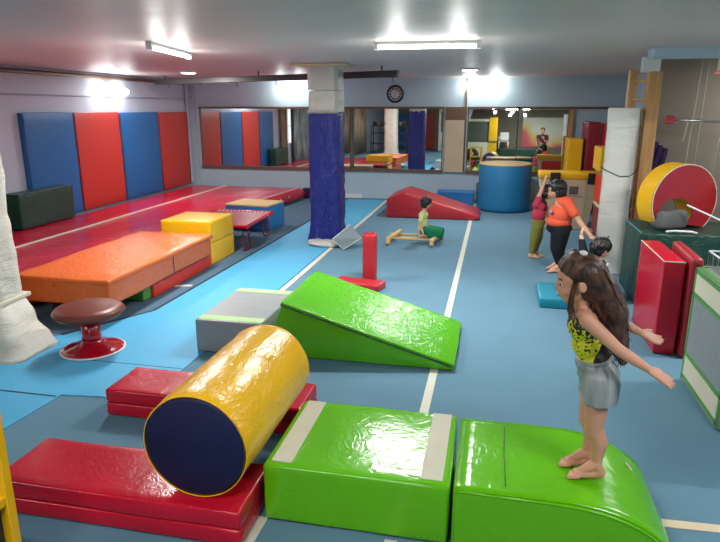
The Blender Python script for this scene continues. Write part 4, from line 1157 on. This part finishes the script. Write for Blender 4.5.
# --- child sitting on the wooden frame
sh_ = (-.995, 9.6, .635); hr4 = (.075, .068, .085)
pr = [('c', (-1.03, 9.6, .51), .032, (-1.01, 9.6, .56), .031), ('e', (-1.04, 9.6, .42), (.066, .09, .08), None), ('e', (-1.045, 9.6, .30), (.065, .085, .09), None), ('e', (-1.03, 9.6, .19), (.085, .10, .075), None),
      ('c', (-1.05, 9.51, .46), .032, (-1.07, 9.47, .33), .026), ('c', (-1.07, 9.47, .33), .026, (-1.03, 9.44, .20), .018),
      ('c', (-1.05, 9.69, .46), .032, (-1.06, 9.73, .33), .026), ('c', (-1.06, 9.73, .33), .026, (-1.0, 9.74, .21), .018)]
pr += hand_prims((-1.03, 9.44, .20), (.5, 0, -1), (-1, -.2, 0), .09, .5, 1)+hand_prims((-1.0, 9.74, .21), (.5, 0, -1), (-1, .2, 0), .09, .5, -1)
for s in (-1, 1):
    pr += [('c', (-1.0, 9.6+s*.06, .20), .062, (-.76, 9.6+s*.08, .19), .045), ('c', (-.76, 9.6+s*.08, .15), .042, (-.96, 9.6+s*.09, .135), .03)]+foot_prims((-1.02, 9.6+s*.09, .14), (-1, 0, 0), .13, sole=.106, toes=False)
cl = [('shirt', [('e', (-1.04, 9.6, .435), (.078, .102, .075), None), ('e', (-1.045, 9.6, .32), (.078, .096, .11), None), ('e', (-1.04, 9.6, .24), (.085, .10, .07), None), ('c', (-1.05, 9.52, .46), .044, (-1.065, 9.48, .38), .04), ('c', (-1.05, 9.68, .46), .044, (-1.06, 9.72, .38), .04)], 'lime_shirt', [((0, 0, .19), (0, 0, -1))]),
      ('trousers', [('e', (-1.02, 9.6, .19), (.09, .11, .075), None), ('c', (-1.0, 9.54, .205), .076, (-.76, 9.52, .19), .056), ('c', (-1.0, 9.66, .205), .076, (-.76, 9.68, .19), .056),
                    ('c', (-.76, 9.52, .155), .052, (-.94, 9.51, .145), .042), ('c', (-.76, 9.68, .155), .052, (-.94, 9.69, .145), .042)], 'green_pants', None)]
hp_ = [('e', (-1.005, 9.6, .665), (.092, .088, .075), None), ('e', (-1.02, 9.6, .63), (.078, .088, .085), None), ('e', (-.95, 9.6, .68), (.035, .07, .035), None)]
simple_person('small child in pale lime shirt and green trousers seated on the wooden frame', (-1.0, 9.6, .1), (sh_, (1, -.45, -.2), (.1, 0, 1), hr4), pr, cl, hp_, vox=.007)

# --- adult seen in the mirror, holding up a phone
ax_, ay_ = .42, -.45
A = lambda x, y, z: (ax_+x, ay_+y, z)
pr = [('c', A(0, 0, 1.42), .058, A(0, .01, 1.50), .055), ('e', A(0, 0, 1.30), (.18, .12, .16), None), ('e', A(0, 0, 1.10), (.15, .11, .16), None), ('e', A(0, 0, .95), (.17, .125, .12), None),
      ('c', A(-.19, 0, 1.38), .055, A(-.22, .06, 1.12), .042), ('c', A(-.22, .06, 1.12), .042, A(-.06, .25, 1.22), .028),
      ('c', A(.19, 0, 1.38), .055, A(.22, .06, 1.12), .042), ('c', A(.22, .06, 1.12), .042, A(.06, .25, 1.22), .028)]
pr += hand_prims(A(-.06, .25, 1.22), (.2, .2, 1), (0, 1, 0), .17, .4, -1)+hand_prims(A(.06, .25, 1.22), (-.2, .2, 1), (0, 1, 0), .17, .4, 1)
for s in (-1, 1):
    pr += [('c', A(s*.09, 0, .90), .09, A(s*.10, .02, .48), .058), ('c', A(s*.10, .02, .48), .058, A(s*.10, 0, .10), .036)]+foot_prims(A(s*.10, 0, .09), (0, 1, 0), .25, sole=.006, toes=False)
cl = [('shirt', [('e', A(0, 0, 1.31), (.20, .14, .155), None), ('e', A(0, 0, 1.10), (.18, .135, .20), None), ('e', A(0, 0, .97), (.19, .14, .12), None), ('c', A(-.18, 0, 1.37), .075, A(-.21, .04, 1.22), .062), ('c', A(.18, 0, 1.37), .075, A(.21, .04, 1.22), .062)], 'red_shirt', None),
      ('trousers', [('e', A(0, 0, .92), (.19, .145, .10), None), ('c', A(-.09, 0, .88), .115, A(-.10, .02, .48), .085), ('c', A(.09, 0, .88), .115, A(.10, .02, .48), .085),
                    ('c', A(-.10, .02, .48), .083, A(-.10, 0, .14), .062), ('c', A(.10, .02, .48), .083, A(.10, 0, .14), .062)], 'black_cloth', None)]
hp_ = [('e', A(0, -.015, 1.655), (.098, .112, .095), None), ('e', A(0, -.04, 1.62), (.095, .09, .11), None)]
ad = simple_person('adult in dark red top, black trousers, hands raised to the chest, seen in mirror', (ax_, ay_, 0), (A(0, .02, 1.60), (0, 1, -.1), (0, 0, 1), (.10, .082, .125)), pr, cl, hp_, vox=.014)

# ------------------------------------------------------------------ the front end of the hall (seen in the mirror)
# window, curtains and door on the left wall
tag(obj('window_1', box_bm(XL, XL+.04, 6.55, 7.15, .9, 2.1), M['daylight']), kind='structure')
wf = new_bm()
for y in (6.55, 6.85, 7.15): add_box(wf, XL, XL+.06, y-.02, y+.02, .88, 2.12)
for z in (.9, 1.5, 2.1): add_box(wf, XL, XL+.058, 6.55, 7.15, z-.02, z+.02)
tag(obj('window_2', wf, M['white']), kind='structure')
M['curtain'] = striped('grey_teal_curtain', (158, 178, 180), (92, 112, 118), 1, 9, .8, .5)
M['curtain_beige'] = striped('beige_curtain', (146, 128, 106), (104, 88, 72), 1, 9, .8, .5)
def curtain(y0, y1, mat, label, x=XL+.12, z0=.05):
    bm = new_bm(); n = int((y1-y0)*26); lo, hi = [], []
    for k in range(n+1):
        y = y0+(y1-y0)*k/n; xx = x+.05*math.sin(k*.95)+.015*math.sin(k*.37)
        lo.append(bm.verts.new((xx, y, z0))); hi.append(bm.verts.new((xx, y, 2.3)))
    for k in range(n): bm.faces.new((lo[k], lo[k+1], hi[k+1], hi[k]))
    t = thing('curtain', label, 'curtain')
    o = obj('cloth', bm, M[mat], t, smooth=True); sd = o.modifiers.new('s', 'SOLIDIFY'); sd.thickness = .01
    obj('rod', tube_bm([(x, y0-.05, 2.32), (x, y1+.05, 2.32)], .014, 8), M['dkmetal'], t)
curtain(7.22, 7.72, 'curtain_beige', 'beige curtain on the left wall between the striped mats and the window')
curtain(4.6, 6.45, 'curtain', 'grey-teal curtain on the left wall, seen in the left mirror')
curtain(-2.6, .2, 'curtain_beige', 'long beige curtain at the front end of the left wall, seen in the mirror')
tag(obj('door_1', box_bm(XL, XL+.05, 3.2, 4.4, 0, 2.05, bev=.01), M['cream']), kind='structure')
t = thing('standing_mat', 'blue mat standing against the front wall at its left end', 'mat', (-6.2, YF+.12, 0))
pad('panel', M['blue_mat'], t, -.6, .6, -.1, .0, .01, 1.95, bev=.012)
t = thing('standing_mat', 'red mat standing against the front wall, second from its left end', 'mat', (-4.95, YF+.12, 0))
pad('panel', M['red_mat_wall'], t, -.6, .6, -.1, .0, .01, 1.95, bev=.012)
t = thing('equipment_shelf', 'dark metal shelf with gear by the front left wall, seen in the mirror', 'shelf', (-5.9, -2.4, 0))
for z in (.5, 1.0, 1.35): obj('shelf_board', box_bm(-.9, .9, -.25, .25, z-.02, z+.02, bev=.004), M['dark_board'], t)
for x in (-.88, .88):
    for y in (-.23, .23): obj('post', box_bm(x-.02, x+.02, y-.02, y+.02, 0, 1.38), M['dkmetal'], t)
rr_ = random.Random(5)
for k in range(9):
    b_ = thing('gear_bag', ['black', 'grey', 'dark'][k % 3]+' bag on the metal shelf seen in the mirror, '+['first', 'second', 'third', 'fourth', 'fifth', 'sixth', 'seventh', 'eighth', 'ninth'][k]+' from its left end', 'bag', (-6.65+.19*k, -2.4, 1.376), group='bags on the dark shelf')
    pad('bag_body', M[['black', 'grey_cloth', 'dark_board'][k % 3]], b_, -.08, .08, -.12, .12, .003, .12+.1*rr_.random(), bev=.03, amt=.015, size=.1, seed=k)
for k, (y, z, r, mt, lb) in enumerate(((.75, 1.35, .26, 'yellow_box', 'yellow hoop hanging on the left wall'), (1.6, 1.15, .36, 'white', 'white hoop hanging on the left wall'))):
    tag(obj('hoop', tube_bm([(XL+.05+.02*k, y+r*math.cos(2*PI*q/40), z+r*math.sin(2*PI*q/40)) for q in range(41)], .018, 8), M[mt]), lb, 'hoop')
# play-car board, yellow post, chair, bench, mural on/near the front wall
t = thing('play_board', 'white truck-shaped play board with black wheel and yellow post, in the mirror', 'board', (-3.80, -4.9, 0))
obj('panel', box_bm(0, 1.75, -.05, .05, .02, 1.0, bev=.02), M['cream'], t)
obj('upper_frame', box_bm(0, .10, -.05, .05, .95, 2.15, bev=.01), M['cream'], t)
obj('upper_frame', box_bm(0, 1.75, -.05, .05, 2.05, 2.18, bev=.01), M['cream'], t)
obj('window_pane', box_bm(.1, 1.35, -.02, .02, 1.0, 2.05), M['grey_cloth'], t)
obj('side_post', box_bm(1.36, 1.78, -.07, .07, .0, 2.25, bev=.02), M['yellow_box'], t)
obj('band', box_bm(1.35, 1.79, -.075, .075, .98, 1.08), M['trim'], t)
wh = new_bm(); add_lathe(wh, [(0, -.06), (.30, -.06), (.34, -.02), (.34, .05), (.30, .09), (.15, .10), (0, .10)], 32)
obj('wheel', wh, M['black'], t, (.55, .1, .36), (-PI/2, 0, 0))
obj('hub', lathe_bm([(0, 0), (.12, 0), (.11, .03), (0, .04)], 24), M['chrome'], t, (.55, .20, .36), (-PI/2, 0, 0))
t = thing('padded_bench', 'long dark green padded bench along the front wall, seen in the mirror', 'bench', (-.9, -5.9, 0))
pad('lower_pad', M['dkgreen'], t, -1.5, 1.3, -.3, .3, .01, .33, bev=.02)
pad('upper_pad', M['dkgreen'], t, -1.5, 1.3, -.35, .25, .335, .66, bev=.02)
t = thing('floor_mat', 'bright green floor mat before the dark green bench, seen in the mirror', 'mat', (-1.2, -3.6, 0))
pad('panel', M['green'], t, -1.6, 2.4, -.8, 1.2, .005, .06, bev=.01)
t = thing('plastic_chair', 'white plastic armchair on the bench at the front wall, in the mirror', 'chair', (-1.75, -5.85, .663))
obj('seat', box_bm(-.24, .24, -.22, .22, .38, .41, bev=.01), M['white'], t)
obj('backrest', box_bm(-.22, .22, -.24, -.20, .45, .85, bev=.015), M['white'], t)
for x in (-.22, .22):
    for y in (-.2, .2): obj('leg', tube_bm([(x*1.08, y*1.1, .0), (x, y, .4)], .022, 8), M['white'], t)
    obj('armrest', tube_bm([(x*1.08, -.2, .62), (x*1.1, .2, .6), (x*1.08, .22, .4)], .018, 8), M['white'], t)
def mural():
    m = base_mat('painted_mural', (220, 150, 140), .6)
    nt = m.node_tree; N = nt.nodes; L_ = nt.links; b = N['Principled BSDF']
    tc = N.new('ShaderNodeTexCoord'); w = N.new('ShaderNodeTexWave'); w.inputs['Scale'].default_value = .45; w.inputs['Distortion'].default_value = 4
    w.wave_type = 'RINGS'
    cr = N.new('ShaderNodeValToRGB'); e = cr.color_ramp.elements
    e[0].color = (*lin((206, 54, 96)), 1); e[1].color = (*lin((236, 230, 220)), 1)
    x = e.new(.35); x.color = (*lin((230, 120, 120)), 1); x = e.new(.6); x.color = (*lin((232, 196, 110)), 1)
    L_.new(tc.outputs['Object'], w.inputs[0]); L_.new(w.outputs['Fac'], cr.inputs[0]); L_.new(cr.outputs[0], b.inputs['Base Color'])
    return m
tag(obj('painted_mural', box_bm(-.9, 1.75, YF+.003, YF+.03, .75, 2.3), mural()), 'pink and yellow painted mural panel on the front wall, seen in the mirror', 'mural')
t = thing('standing_mat', 'red mat leaning by the mural, seen low in the mirror', 'mat', (2.9, -2.5, 0))
pad('panel', M['maroon'], t, -.6, .4, -.2, .2, .005, .75, bev=.02)
t = thing('padded_pillar', 'cream wrapped pillar behind the viewer, seen in the mirror', 'pillar', (3.7, -2.6, 0))
bm = new_bm(); rot_box_profile(bm, [(.005+k*.268, 1+random.uniform(-.02, .02), 1, 0, 0) for k in range(11)], .5, .5); obj('quilted_wrap', bm, M['quilt'], t)

# ------------------------------------------------------------------ camera, world, colour
cam = bpy.data.cameras.new('camera'); co = bpy.data.objects.new('camera', cam); C.objects.link(co)
cam.sensor_fit = 'HORIZONTAL'; cam.sensor_width = 36; cam.lens = 616*36/720
co.location = (0, 0, 2.1); co.rotation_euler = (math.radians(90-14.995), 0, math.radians(12.125))
cam.clip_start = .05
S.camera = co
w = bpy.data.worlds.new('world'); S.world = w; w.use_nodes = True
w.node_tree.nodes['Background'].inputs[0].default_value = (.6, .7, .8, 1); w.node_tree.nodes['Background'].inputs[1].default_value = .15
S.view_settings.view_transform = 'Standard'; S.view_settings.look = 'None'
S.view_settings.gamma = 1; S.view_settings.use_curve_mapping = False; S.view_settings.exposure = .26
